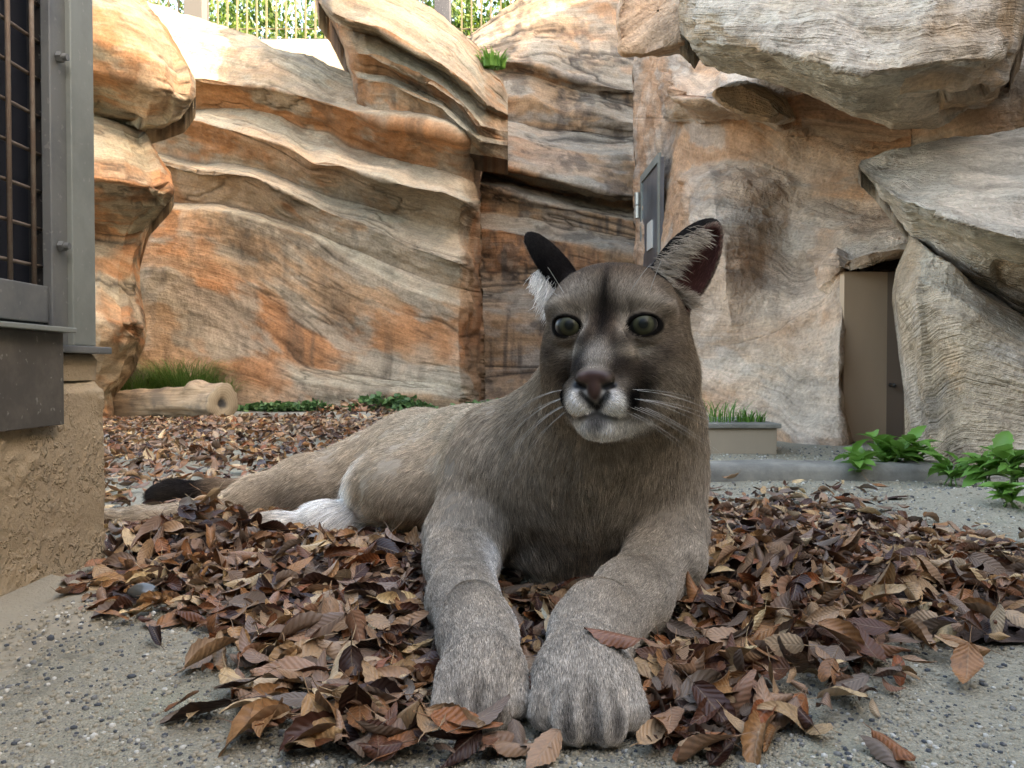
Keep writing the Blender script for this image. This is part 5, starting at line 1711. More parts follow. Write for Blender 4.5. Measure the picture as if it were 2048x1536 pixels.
    L += 0.006 * seg_blob(p, (-0.70, 1.90, 0.03), (-0.88, 1.855, 0.02), 0.06, 2)
    L = L * (1 - legs) + 0.0055 * legs
    breast = blob(p, (0.10, 1.10, 0.09), (0.12, 0.12, 0.09))
    L += 0.006 * breast
    L += 0.026 * seg_blob(p, (-0.345, 1.55, 0.12), (-0.335, 1.51, 0.03), 0.055) + 0.012 * seg_blob(p, (-0.25, 1.60, 0.02), (-0.46, 1.58, 0.03), 0.06)
    face = sstep(0.16, 0.11, np.linalg.norm((h - (0, -0.05, -0.01)), axis=1))
    Lf = 0.0065 + 0.004 * sstep(-0.04, 0.03, h[:, 1]) - 0.0030 * sstep(-0.075, -0.11, h[:, 1]) + 0.004 * blob(hm, (0, -0.085, -0.12), (0.05, 0.05, 0.02))
    L = L * (1 - face) + Lf * face
    L = np.where(ear_any > 0.5, np.where(ears_out > 0.4, 0.0048, 0.006), L)
    bone = ears_in
    L = L * (1 - np.clip(bare, 0, 1))
    return col, L, np.clip(np.maximum(nose, nostril), 0, 1), bone


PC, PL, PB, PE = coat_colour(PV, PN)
# ---- materials of the animal
t = NT("puma_skin")
att = t.n("Attribute", attribute_name="coat").outputs["Color"]
bare_a = t.n("Attribute", attribute_name="bare").outputs["Fac"]
tcp = t.n("TexCoord").outputs["Object"]
vz = t.voro(tcp, 900.0)
skin_rough = t.math('SUBTRACT', 0.85, t.math('MULTIPLY', bare_a, 0.42))
skin_mat = t.fin(att, skin_rough, t.bump(vz.outputs["Distance"], 0.25, 0.0006), t.math('MULTIPLY_ADD', bare_a, 0.35, 0.04))

t = NT("puma_fur")
att = t.n("Attribute", attribute_name="coat").outputs["Color"]
hi = t.n("HairInfo")
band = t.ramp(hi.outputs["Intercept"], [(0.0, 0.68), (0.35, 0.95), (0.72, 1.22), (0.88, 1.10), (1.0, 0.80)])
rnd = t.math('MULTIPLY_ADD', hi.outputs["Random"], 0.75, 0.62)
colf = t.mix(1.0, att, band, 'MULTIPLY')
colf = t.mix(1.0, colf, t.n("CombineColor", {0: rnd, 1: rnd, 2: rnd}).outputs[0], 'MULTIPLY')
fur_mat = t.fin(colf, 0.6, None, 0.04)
try:
    t.bsdf.inputs["Sheen Weight"].default_value = 0.0
except Exception:
    pass

puma = empty("puma", (0.08, 1.30, 0.0))
tag(puma, "tawny grey puma lying on dry leaves with forepaws stretched out, head raised", "puma")
PIV = np.array(puma.location)
body = mobj("body", PV - PIV, PF, skin_mat, puma, True)
ca = body.data.color_attributes.new("coat", 'FLOAT_COLOR', 'POINT')
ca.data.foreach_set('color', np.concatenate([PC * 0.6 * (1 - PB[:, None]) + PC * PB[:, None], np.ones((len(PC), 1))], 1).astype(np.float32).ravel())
ba = body.data.attributes.new("bare", 'FLOAT', 'POINT')
ba.data.foreach_set('value', PB.astype(np.float32))

# ---- hair directions
_base_g = [
    ((0.10, 1.08, 0.20), (0.0, -0.25, -1)), ((0.02, 1.09, 0.17), (-0.25, -0.1, -1)), ((0.19, 1.09, 0.17), (0.3, -0.1, -1)),
    ((0.10, 1.05, 0.10), (0.0, 0.0, -1)), ((0.03, 1.06, 0.09), (0.25, 0, -1)), ((0.17, 1.06, 0.09), (-0.25, 0, -1)),
    ((0.10, 1.05, 0.04), (0.0, -0.2, -1)), ((-0.01, 1.06, 0.05), (0.5, -0.1, -0.8)), ((0.20, 1.06, 0.05), (-0.5, -0.1, -0.8)),
    ((-0.08, 1.18, 0.16), (-0.5, 0.1, -0.9)), ((0.30, 1.2, 0.2), (0.2, 0.3, -0.9)),
    ((0.05, 1.15, 0.27), (-0.6, 0.7, -0.3)), ((0.02, 1.25, 0.25), (-0.5, 0.86, -0.05)), ((-0.06, 1.42, 0.23), (-0.5, 0.86, 0)),
    ((-0.16, 1.65, 0.2), (-0.55, 0.8, 0)), ((-0.24, 1.85, 0.18), (-0.8, 0.5, -0.2)),
    ((-0.10, 1.30, 0.12), (-0.6, 0.3, -0.8)), ((-0.16, 1.38, 0.12), (-0.6, 0.25, -0.8)), ((-0.20, 1.42, 0.06), (-0.5, 0.1, -0.9)),
    ((-0.27, 1.48, 0.10), (-0.8, 0.1, -0.55)), ((-0.30, 1.50, 0.14), (-0.9, 0.1, -0.4)), ((-0.32, 1.48, 0.06), (-0.9, -0.05, -0.45)),
    ((-0.22, 1.55, 0.17), (-0.8, 0.3, -0.35)), ((0.0, 1.3, 0.2), (-0.65, 0.55, -0.5)),
    ((0.07, 1.02, 0.30), (-0.5, 0.4, -0.8)), ((0.22, 1.02, 0.30), (0.45, 0.5, -0.8)), ((0.25, 1.10, 0.25), (0.2, 0.4, -0.9)),
    ((0.12, 1.02, 0.23), (0, -0.1, -1)), ((0.07, 1.06, 0.24), (-0.35, 0.1, -1)), ((0.18, 1.05, 0.24), (0.3, 0.1, -1)),
]
for gp_, gd_ in _base_g:
    guide(gp_, gd_)
_head_g = [
    ((0, -0.125, -0.042), (0, 0.75, 0.7)), ((0, -0.095, -0.010), (0, 0.6, 0.8)), ((0, -0.075, 0.02), (0, 0.4, 0.95)), ((0, -0.06, 0.05), (0, 0.6, 0.8)),
    ((0, -0.02, 0.075), (0, 1, 0.25)), ((0, 0.05, 0.07), (0, 1, -0.2)),
    ((0.020, -0.06, 0.03), (0.25, 0.4, 0.9)), ((0.045, -0.075, 0.030), (0.5, 0.35, 0.75)), ((0.065, -0.055, 0.02), (0.85, 0.4, 0.4)), ((0.03, -0.05, 0.055), (0.3, 0.6, 0.7)),
    ((0.055, -0.03, 0.055), (0.5, 0.8, 0.3)), ((0.030, -0.095, -0.025), (0.5, 0.7, 0.2)), ((0.050, -0.08, -0.03), (0.8, 0.6, -0.1)), ((0.075, -0.045, -0.01), (0.7, 0.7, -0.1)),
    ((0.085, -0.02, -0.03), (0.35, 0.85, -0.45)), ((0.080, -0.01, -0.07), (0.3, 0.7, -0.7)), ((0.065, -0.04, -0.08), (0.5, 0.6, -0.65)), ((0.060, -0.02, -0.11), (0.3, 0.4, -0.9)),
    ((0.025, -0.135, -0.075), (0.75, 0.3, -0.55)), ((0.012, -0.135, -0.088), (0.5, 0.1, -0.9)), ((0.045, -0.11, -0.075), (0.75, 0.65, -0.25)), ((0.038, -0.115, -0.095), (0.7, 0.4, -0.6)),
    ((0, -0.125, -0.108), (0, -0.2, -1)), ((0, -0.11, -0.122), (0, 0.1, -1)), ((0.025, -0.10, -0.118), (0.4, 0.2, -0.9)), ((0, -0.07, -0.125), (0, 0.5, -0.9)), ((0.035, -0.06, -0.12), (0.4, 0.4, -0.85)),
    ((0.09, 0.02, 0.0), (0.2, 0.9, -0.4)), ((0.09, 0.03, -0.06), (0.2, 0.7, -0.7)),
]
for (x, y, z), (a, b, c) in _head_g:
    for s in ((-1, 1) if x > 0 else (1,)):
        guide(HW((s * x, y, z)), HEAD_R @ np.array((s * a, b, c)))
GP, GD = np.array(GUIDE_P), np.array(GUIDE_D)


def hair_dir(p):
    out = np.zeros_like(p)
    for i in range(0, len(p), 20000):
        q = p[i:i + 20000]
        d2 = ((q[:, None, :] - GP[None]) ** 2).sum(-1) + 2e-5
        w = 1.0 / d2 ** 2
        out[i:i + 20000] = (w[:, :, None] * GD[None]).sum(1)
    return out / (np.linalg.norm(out, axis=1, keepdims=True) + 1e-12)


# ---- roots: triangles of the quads, picked by area x wanted density
T1 = PF[:, [0, 1, 2]]; T2 = PF[:, [0, 2, 3]]
TT = np.concatenate([T1, T2])
ta = 0.5 * np.linalg.norm(np.cross(PV[TT[:, 1]] - PV[TT[:, 0]], PV[TT[:, 2]] - PV[TT[:, 0]]), axis=1)
tc = PV[TT].mean(1); tn = PN[TT].mean(1)
view = np.array((0, 0, CAM_H)) - tc
dist = np.linalg.norm(view, axis=1)
facing = (tn * view).sum(1) / dist
tL = PL[TT].mean(1)
headw = sstep(0.19, 0.15, np.linalg.norm(WH(tc), axis=1))
dens = 75.0 * np.clip(0.0125 / np.maximum(tL, 0.004), 0.6, 2.2) * np.clip((1.15 / dist) ** 1.5, 0.35, 2.0) * 1e4
dens *= np.where(facing > -0.12, 1.0, 0.28)
dens *= 1 + 0.5 * headw
dens *= (tc[:, 2] > 0.004) * (tL > 0.0012) * (1 - 0.9 * PE[TT].mean(1))
cum = np.cumsum(ta * dens)
NH = int(cum[-1])
ti = np.searchsorted(cum, rng.random(NH) * cum[-1])
r1, r2 = np.sqrt(rng.random(NH)), rng.random(NH)
bc = np.stack([1 - r1, r1 * (1 - r2), r1 * r2], 1)
root = (PV[TT[ti]] * bc[:, :, None]).sum(1)
nrm = (PN[TT[ti]] * bc[:, :, None]).sum(1); nrm /= np.linalg.norm(nrm, axis=1, keepdims=True)
hcol = (PC[TT[ti]] * bc[:, :, None]).sum(1)
hlen = (PL[TT[ti]] * bc).sum(1)
hlen = hlen * (0.72 + 0.5 * rng.random(NH))
PD = hair_dir(PV)
gd = (PD[TT[ti]] * bc[:, :, None]).sum(1)
tan = gd - nrm * (gd * nrm).sum(1, keepdims=True)
tan /= np.linalg.norm(tan, axis=1, keepdims=True) + 1e-9
# clumping: neighbours lean together
cl = np.stack([noise3(root * 75 + 11, 3), noise3(root * 75 + 37, 4), noise3(root * 75 + 71, 6)], 1)
big = np.stack([noise3(root * 22 + 5, 13), noise3(root * 22 + 9, 14), noise3(root * 22 + 3, 15)], 1)
bodyw = np.clip(hlen / 0.014, 0.25, 1.5)[:, None]
dirn = tan + 0.34 * nrm + (0.20 * cl + 0.30 * big) * bodyw + 0.16 * rng.standard_normal((NH, 3))
dirn /= np.linalg.norm(dirn, axis=1, keepdims=True)
NS = 5
tt = np.linspace(0, 1, NS)
pos = np.zeros((NH, NS, 3), np.float32)
grav = np.array((0, 0, -1.0))
for k, s in enumerate(tt):
    L_ = hlen[:, None] * s
    bend = tan * 0.35 - nrm * 0.20 + grav * np.clip(hlen[:, None] / 0.03, 0, 1) * 0.35
    pos[:, k] = root - nrm * 0.0006 + dirn * L_ + bend * L_ * s
rad0 = np.where(np.linalg.norm(WH(root), axis=1) < 0.16, 0.00014, 0.00021) * (0.8 + 0.4 * rng.random(NH))
rad = rad0[:, None] * np.array([1.0, 1.0, 0.9, 0.65, 0.15])[None]
hcol = hcol * (1 + 0.14 * rng.standard_normal((NH, 1))) * (1 + 0.22 * noise3(root * 130, 31) + 0.10 * noise3(root * 28, 33))[:, None]
rk = rng.random(NH)
hcol = np.where((rk < 0.13)[:, None], hcol * 0.45, np.where((rk > 0.90)[:, None], hcol * 1.45, hcol))


def hair_object(name, pos, rad, col, mat, parent):
    n, k = pos.shape[:2]
    c = bpy.data.hair_curves.new(name)
    c.add_curves([k] * n)
    c.attributes["position"].data.foreach_set('vector', pos.astype(np.float32).ravel())
    ra = c.attributes.get("radius") or c.attributes.new("radius", 'FLOAT', 'POINT')
    ra.data.foreach_set('value', rad.astype(np.float32).ravel())
    co = c.attributes.new("coat", 'FLOAT_COLOR', 'CURVE')
    co.data.foreach_set('color', np.concatenate([np.clip(col, 0, 1), np.ones((n, 1))], 1).astype(np.float32).ravel())
    c.materials.append(mat)
    return link(bpy.data.objects.new(name, c), parent)


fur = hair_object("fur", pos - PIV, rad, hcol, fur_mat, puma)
print("HAIRS", NH, "BODY FACES", len(PF))

# ---- long pale hair inside the ears
for E, side in zip(EARS, (-1, 1)):
    fr = ear_frame(E); c = np.array(E['c']); s = E['s']
    n = 1500 if side < 0 else 950
    if side > 0:      # fringe on the inner edge, sweeping across the cup
        zz = rng.random(n) ** 1.2
        x0 = -0.036 + 0.006 * rng.standard_normal(n) + 0.020 * zz ** 2
        loc = np.stack([x0, 0.012 + 0.005 * rng.standard_normal(n), -0.022 + 0.085 * zz], 1)
        dr = np.stack([0.75 + 0.25 * rng.standard_normal(n), 0.35 + 0.25 * rng.standard_normal(n), 0.55 + 0.25 * rng.standard_normal(n)], 1)
        ln = (0.026 - 0.012 * zz) * (0.6 + 0.6 * rng.random(n))
        n2 = 500
        loc2 = np.stack([0.016 + 0.009 * rng.standard_normal(n2), 0.010 + 0.004 * rng.standard_normal(n2), -0.018 + 0.012 * rng.random(n2)], 1)
        dr2 = np.stack([0.1 + 0.3 * rng.standard_normal(n2), 0.5 + 0.2 * rng.standard_normal(n2), 0.7 + 0.3 * rng.standard_normal(n2)], 1)
        loc = np.concatenate([loc, loc2]); dr = np.concatenate([dr, dr2]); ln = np.concatenate([ln, 0.017 * (0.6 + 0.6 * rng.random(n2))])
        colr = CREAM * 0.75
    else:
        zz = rng.random(n)
        loc = np.stack([0.034 + 0.006 * rng.standard_normal(n) - 0.024 * zz ** 3, 0.012 + 0.006 * rng.standard_normal(n), -0.036 + 0.070 * zz], 1)
        dr = np.stack([-0.05 + 0.25 * rng.standard_normal(n), 0.9 + 0.2 * rng.standard_normal(n), -0.25 + 0.25 * rng.standard_normal(n)], 1)
        ln = (0.019 - 0.010 * zz) * (0.6 + 0.7 * rng.random(n))
        colr = WHITE
    n = len(loc)
    W0 = HW(c + (loc * s) @ fr.T)
    D = (dr / np.linalg.norm(dr, axis=1, keepdims=True)) @ fr.T @ HEAD_R.T
    ps = np.stack([W0 + D * (ln * q)[:, None] + np.array((0, 0, -1)) * (ln * q * q * 0.25)[:, None] for q in tt], 1)
    hair_object("ear_hair", ps - PIV, np.full(n, 0.00022)[:, None] * np.array([1, 1, 0.9, 0.6, 0.1])[None], np.tile(colr, (n, 1)) * (0.8 + 0.3 * rng.random((n, 1))), fur_mat, puma)

# ---- eyes
t = NT("puma_eye")
tc_ = t.n("TexCoord").outputs["Object"]
sep = t.n("SeparateXYZ", {0: tc_})
rad_ = t.math('SQRT', t.math('ADD', t.math('MULTIPLY', sep.outputs[0], sep.outputs[0]), t.math('MULTIPLY', sep.outputs[2], sep.outputs[2])))
rr = t.math('DIVIDE', rad_, EYE_R)
ang = t.math('ARCTAN2', sep.outputs[2], sep.outputs[0])
fib = t.noise(t.n("CombineXYZ", {0: t.math('MULTIPLY', t.math('COSINE', ang), 9.0), 1: t.math('MULTIPLY', t.math('SINE', ang), 9.0), 2: t.math('MULTIPLY', rr, 2.0)}).outputs[0], 1.6, 3.0)
iris = t.ramp(rr, [(0.0, (0.006, 0.008, 0.008)), (0.265, (0.003, 0.004, 0.004)), (0.305, (0.026, 0.027, 0.014)), (0.45, (0.066, 0.064, 0.033)), (0.60, (0.045, 0.044, 0.023)), (0.66, (0.012, 0.011, 0.010)), (0.78, (0.020, 0.016, 0.014)), (0.92, (0.16, 0.13, 0.11))])
irisc = t.mix(t.math('MULTIPLY', fib, 0.45), iris, (0.03, 0.032, 0.022))
eye_mat = t.fin(irisc, 0.35, None, 0.1)
t.bsdf.inputs["Coat Weight"].default_value = 0.12
t.bsdf.inputs["Coat Roughness"].default_value = 0.015
t.bsdf.inputs["Coat IOR"].default_value = 1.4
import bmesh
_bm = bmesh.new()
bmesh.ops.create_uvsphere(_bm, u_segments=40, v_segments=28, radius=EYE_R)
for v_ in _bm.verts:      # the cornea bulges a little at the front
    q = math.hypot(v_.co.x, v_.co.z) / EYE_R
    if v_.co.y < 0 and q < 0.68:
        v_.co.y -= 0.0022 * (1 - (q / 0.68) ** 2)
eye_me = bpy.data.meshes.new("eye"); _bm.to_mesh(eye_me); _bm.free()
eye_me.polygons.foreach_set('use_smooth', np.ones(len(eye_me.polygons), bool))
eye_me.materials.append(eye_mat)
for s, e in zip((-1, 1), EYES):
    o = link(bpy.data.objects.new("eye", eye_me), puma)
    w = HW(e)
    o.location = Vector(w - PIV)
    gaze = Vector((-0.10, -0.93, 0.03)) - Vector(w) * 0 + Vector((-0.05, 0, 0))
    o.rotation_euler = (math.radians(-2), 0, math.atan2(gaze.x, -gaze.y))

# ---- whiskers
t = NT("puma_whisker")
whisk_mat = t.fin((0.66, 0.64, 0.58), 0.5, None, 0.3)
wr = random.Random(4)
for s in (-1, 1):
    for row, (z0, cnt) in enumerate(((-0.070, 3), (-0.079, 4), (-0.088, 4), (-0.095, 2))):
        for i in range(cnt):
            p0 = np.array((s * (0.034 + 0.005 * i), -0.124 + 0.012 * i, z0 - 0.001 * i))
            ln = wr.uniform(0.075, 0.115)
            out = 0.80; fwd = 0.10 if s < 0 else 0.45
            if s < 0: d = np.array((s * out, fwd, -0.05 - 0.18 * row + wr.uniform(-.08, .08)))
            else: d = np.array((s * out, fwd, 0.0 - 0.14 * row + wr.uniform(-.08, .08)))
            d /= np.linalg.norm(d)
            pts_ = []
            for k in range(7):
                q = k / 6
                pts_.append(Vector(HW(p0 + d * ln * q + np.array((0, 0.014, -0.042 if s < 0 else -0.022)) * q * q * (ln / 0.1)) - PIV))
            MB().tube(pts_, [0.00017 * (1 - 0.85 * k / 6) for k in range(7)], 5).build("whisker", whisk_mat, puma, True)
for (x, y, z, dx, dz) in ((0.030, -0.078, 0.040, 0.45, 0.6), (-0.055, -0.062, 0.036, -0.55, 0.5), (-0.048, -0.066, 0.038, -0.35, 0.7), (0.05, -0.07, 0.038, 0.3, 0.8)):
    p0 = np.array((x, y, z)); d = np.array((dx, -0.35, dz)); d /= np.linalg.norm(d)
    MB().tube([Vector(HW(p0 + d * 0.045 * q + np.array((0, 0.006, -0.004)) * q * q) - PIV) for q in (0, .25, .5, .75, 1)], [0.00024, 0.00023, 0.0002, 0.00015, 0.0001], 5).build("whisker", whisk_mat, puma, True)
# ================================================================= fallen leaves
def leaf_shape(L, W, curl, roll, twist, serr, seed, n=14):
    """a dried leaf along +Y: toothed outline, folded midrib, curled and twisted"""
    r_ = random.Random(seed)
    V, UV, Fv = [], [], []
    ph = r_.uniform(0, 6.28)
    for i in range(n + 1):
        s_ = i / n
        prof = (math.sin(math.pi * (0.04 + 0.96 * s_) ** 0.85)) ** 0.85 if 0 < i < n else 0.03
        tooth = (serr if i % 2 else -serr * 0.4)
        row = []
        for k, q in enumerate((-1, -0.5, 0, 0.5, 1)):
            w = W * 0.5 * prof * q * (1 + (tooth if abs(q) == 1 else 0))
            a_ = roll * q * (0.6 + 0.4 * math.sin(s_ * 4 + ph))                # rolled across
            x = w * math.cos(a_ * 0.9)
            z = abs(w) * math.sin(abs(a_)) * (1 if roll > 0 else -1) + 0.05 * W * math.sin(s_ * 9 + ph + q * 2) * abs(q)
            y = L * (s_ - 0.5) + (0.03 * L if abs(q) == 1 else 0) * (1 if i % 2 else -0.3) * serr * 4
            # bend along the length
            th = curl * (s_ - 0.5)
            R_ = L / curl if abs(curl) > 0.05 else None
            if R_:
                y2 = (R_ - z) * math.sin(th * (y / (L * (s_ - 0.5)) if abs(s_ - 0.5) > 1e-6 else 1)) if abs(s_ - 0.5) > 1e-6 else 0.0
                z2 = R_ - (R_ - z) * math.cos(th)
                y, z = y2, z2
            tw = twist * (s_ - 0.5)
            x, z = x * math.cos(tw) - z * math.sin(tw), x * math.sin(tw) + z * math.cos(tw)
            row.append((x, y, z)); UV.append((q, s_))
        V += row
    for i in range(n):
        for k in range(4):
            a_ = i * 5 + k
            Fv.append((a_, a_ + 1, a_ + 6)); Fv.append((a_, a_ + 6, a_ + 5))
    # stalk
    b = len(V)
    p0 = Vector(V[2]); d = (Vector(V[2]) - Vector(V[7])).normalized()
    sd_ = Vector((0.010 * L, 0, 0)); up_ = Vector((0, 0, 0.010 * L))
    for j, (q, sh) in enumerate(((-0.02, 1.0), (0.14, 0.8), (0.26, 0.6))):
        c_ = p0 + d * L * q + Vector((0.03 * L * q * 4 * r_.uniform(-1, 1), 0, 0.05 * L * q))
        V += [tuple(c_ - sd_ * sh), tuple(c_ + sd_ * sh), tuple(c_ + up_ * sh * 1.5)]
        UV += [(0, 0.5)] * 3
    for j in range(2):
        for k in range(3):
            a_, c_ = b + j * 3 + k, b + j * 3 + (k + 1) % 3
            Fv.append((a_, c_, c_ + 3)); Fv.append((a_, c_ + 3, a_ + 3))
    return np.array(V), np.array(UV), np.array(Fv)


lr = random.Random(11)
VAR, VCURL = [], []
for i in range(26):
    VCURL.append(0.0)
    VAR.append(leaf_shape(1.0, lr.uniform(0.30, 0.58), lr.choice((-1, 1)) * lr.uniform(0.1, 1.5), lr.choice((-1, 1, 1)) * lr.uniform(0.1, 1.5), lr.uniform(-0.9, 0.9), lr.uniform(0.03, 0.10), 900 + i))
    VCURL[-1] = float(np.ptp(VAR[-1][0][:75, 2]) * 3.0)


def dry_leaf_mat(name, individual):
    t = NT(name)
    uv = t.n("UVMap", uv_map="leaf").outputs[0]
    sp = t.n("SeparateXYZ", {0: uv})
    q, s_ = sp.outputs[0], sp.outputs[1]
    if individual:
        rv = t.math('POWER', t.n("ObjectInfo").outputs["Random"], 1.25)
    else:
        rv = t.n("Attribute", attribute_name="tone").outputs["Fac"]
    base = t.ramp(rv, [(0.0, (0.016, 0.006, 0.004)), (0.20, (0.055, 0.018, 0.009)), (0.40, (0.150, 0.055, 0.020)), (0.54, (0.28, 0.14, 0.055)), (0.66, (0.21, 0.058, 0.016)), (0.80, (0.40, 0.235, 0.10)), (0.90, (0.28, 0.165, 0.085)), (1.0, (0.66, 0.48, 0.25))])
    ob = t.n("TexCoord").outputs["Object"]
    bl = t.noise(ob, 14.0 if individual else 160.0, 3, 0.6)
    col = t.mix(t.math('MULTIPLY', t.ramp(bl, [(0.48, 0), (0.72, 1)]), 0.55), base, (0.045, 0.026, 0.018))
    vein = t.math('SINE', t.math('ADD', t.math('MULTIPLY', s_, 62.0), t.math('MULTIPLY', t.math('ABSOLUTE', q), -13.0)))
    mid = t.ramp(t.math('ABSOLUTE', q), [(0.0, 1), (0.08, 0)])
    col = t.mix(t.math('MULTIPLY', mid, 0.35), col, (0.34, 0.25, 0.16))
    vl = t.ramp(vein, [(0.86, 0), (0.98, 1)])
    col = t.mix(t.math('MULTIPLY', vl, 0.18), col, (0.07, 0.04, 0.025))
    back = t.n("NewGeometry").outputs["Backfacing"]
    col = t.mix(t.math('MULTIPLY', back, 0.35), col, (0.33, 0.25, 0.18))
    nb = t.bump(t.math('ADD', t.math('MULTIPLY', vein, 0.5), mid), 0.35, 0.0012 if not individual else 0.0012)
    t.fin(col, t.math('MULTIPLY_ADD', bl, 0.25, 0.34), nb, 0.30)
    return t.m


m_leaf_many = dry_leaf_mat("dry_leaf", False)
m_leaf_one = dry_leaf_mat("dry_leaf_single", True)

# heaps: centre x, y, spread x, y, height
HEAPS = [(0.40, 1.10, 0.17, 0.14, 0.072), (0.30, 0.92, 0.14, 0.10, 0.045), (0.58, 0.98, 0.16, 0.14, 0.045), (0.07, 0.95, 0.07, 0.12, 0.022),
         (-0.26, 1.16, 0.20, 0.13, 0.050), (-0.55, 1.40, 0.075, 0.09, 0.080), (-0.40, 1.34, 0.10, 0.08, 0.030), (-0.17, 0.92, 0.08, 0.13, 0.030), (-0.58, 1.28, 0.08, 0.06, 0.045),
         (0.20, 0.76, 0.12, 0.07, 0.028), (-0.07, 0.66, 0.16, 0.05, 0.016),
         (-1.00, 4.85, 0.26, 0.16, 0.13), (-1.05, 3.6, 0.7, 0.5, 0.05), (-1.2, 2.7, 0.6, 0.4, 0.03), (-1.5, 4.5, 0.5, 0.22, 0.05)]


def heap_h(x, y):
    h = np.zeros_like(x)
    for cx, cy, sx, sy, hh_ in HEAPS:
        h = np.maximum(h, hh_ * np.exp(-(((x - cx) / sx) ** 2 + ((y - cy) / sy) ** 2))) + 0.15 * np.minimum(h, hh_ * np.exp(-(((x - cx) / sx) ** 2 + ((y - cy) / sy) ** 2)))
    return h


def poly_in(u, v, poly):
    poly = np.array(poly, float)
    ins = np.zeros(len(u), bool)
    j = len(poly) - 1
    for i in range(len(poly)):
        xi, yi = poly[i]; xj, yj = poly[j]
        c_ = ((yi > v) != (yj > v)) & (u < (xj - xi) * (v - yi) / (yj - yi + 1e-9) + xi)
        ins ^= c_
        j = i
    return ins


def to_px(x, y):
    return CX + F_PX * x / y, HORIZON + CAM_H * F_PX / y


lg_ = np.random.default_rng(21)
# areas on the ground, outlined on the photograph, with leaves per square metre
AREAS = [
    # left heap in front of the flank
    ([(140, 1180), (240, 1060), (480, 1010), (860, 1090), (900, 1536), (560, 1536), (480, 1420), (520, 1330), (380, 1260), (280, 1240)], 4000, 0.062),
    ([(240, 1235), (520, 1330), (560, 1536), (250, 1536), (420, 1400), (300, 1290)], 380, 0.066),
    # between and before the paws
    ([(840, 1140), (1420, 1140), (1420, 1536), (560, 1536), (700, 1400)], 4100, 0.060),
    # right heap
    ([(1390, 1010), (1560, 1020), (1800, 1060), (2048, 1110), (2100, 1290), (1900, 1320), (1720, 1400), (1560, 1470), (1480, 1536), (1290, 1536), (1290, 1250), (1400, 1100)], 4300, 0.060),
    ([(1420, 990), (1600, 985), (1800, 1040), (2100, 1090), (2100, 1180), (1700, 1100), (1400, 1040)], 420, 0.062),
    ([(1480, 1536), (1600, 1430), (1820, 1360), (2048, 1330), (2100, 1536)], 65, 0.075),
    ([(1400, 965), (1720, 965), (1720, 990), (1420, 1010)], 190, 0.060),
    ([(1580, 985), (1750, 975), (1760, 1000), (1600, 1010)], 260, 0.060),
    ([(0, 1240), (300, 1300), (430, 1400), (420, 1536), (0, 1536)], 42, 0.072),
    # carpet behind the animal
    ([(100, 836), (480, 842), (700, 838), (840, 832), (1010, 832), (1000, 860), (800, 870), (500, 990), (480, 1060), (100, 1060)], 950, 0.060),
]
LX, LY, LS = [], [], []
for poly, dens_, sz_ in AREAS:
    pu = np.array(poly, float)
    vmin, vmax = pu[:, 1].min(), pu[:, 1].max()
    y0_, y1_ = ground_Y(vmax), ground_Y(vmin)
    x0_, x1_ = ((pu[:, 0].min() - CX) / F_PX * y1_, (pu[:, 0].max() - CX) / F_PX * y1_)
    x0_, x1_ = min(x0_, (pu[:, 0].min() - CX) / F_PX * y0_), max(x1_, (pu[:, 0].max() - CX) / F_PX * y0_)
    m = int(dens_ * (x1_ - x0_) * (y1_ - y0_))
    x = x0_ + (x1_ - x0_) * lg_.random(m); y = y0_ + (y1_ - y0_) * lg_.random(m)
    jx = x + 0.03 * lg_.standard_normal(m) * y; jy = y + 0.02 * lg_.standard_normal(m)
    u_, v_ = to_px(jx, np.maximum(jy, 0.3))
    k = poly_in(u_, v_, poly)
    LX.append(x[k]); LY.append(y[k]); LS.append(np.full(k.sum(), sz_))
LX, LY, LS = np.concatenate(LX), np.concatenate(LY), np.concatenate(LS)
NLF = len(LX)
hpz = heap_h(LX, LY)
LS = LS * np.where(lg_.random(NLF) < 0.22, 0.25 + 0.25 * lg_.random(NLF), 0.55 + 0.55 * lg_.random(NLF))
depth_in = lg_.random(NLF) ** 0.45
LZ = ground_h(LX, LY) + hpz * depth_in + 0.006 + 0.010 * lg_.random(NLF)
keep = (LX > XW + 0.03) | (LY > 1.36)
keep &= (LX < 1.9)


def puma_dist(x, y, z):
    return PSDF[np.clip(np.searchsorted(GX, x), 0, len(GX) - 1), np.clip(np.searchsorted(GY, y), 0, len(GY) - 1), np.clip(np.searchsorted(GZ, z), 0, len(GZ) - 1)]


inside_box = (LX > GX[0]) & (LX < GX[-1]) & (LY > GY[0]) & (LY < GY[-1])
pd = np.where(inside_box, puma_dist(LX, LY, LZ), 1.0)
keep &= pd > 0.014
LX, LY, LZ, LS, hpz, depth_in, pd = [q[keep] for q in (LX, LY, LZ, LS, hpz, depth_in, pd)]
NLF = len(LX)
# slope of the heap + a random tilt; flatter where leaves lie singly, and close to the animal
ep = 0.01
sx = (heap_h(LX + ep, LY) - heap_h(LX - ep, LY)) / (2 * ep); sy = (heap_h(LX, LY + ep) - heap_h(LX, LY - ep)) / (2 * ep)
tilt = np.where(hpz > 0.012, 0.85, 0.28) * np.clip(pd / 0.05, 0.3, 1)
nrmL = np.stack([-0.8 * sx, -0.8 * sy, np.ones(NLF)], 1) + np.stack([lg_.standard_normal(NLF) * tilt, lg_.standard_normal(NLF) * tilt, np.zeros(NLF)], 1)
nrmL /= np.linalg.norm(nrmL, axis=1, keepdims=True)
flip = lg_.random(NLF) < 0.45
az = lg_.random(NLF) * 6.2832
fw = np.stack([np.cos(az), np.sin(az), np.zeros(NLF)], 1)
fw -= nrmL * (fw * nrmL).sum(1, keepdims=True); fw /= np.linalg.norm(fw, axis=1, keepdims=True)
sdv = np.cross(fw, nrmL)
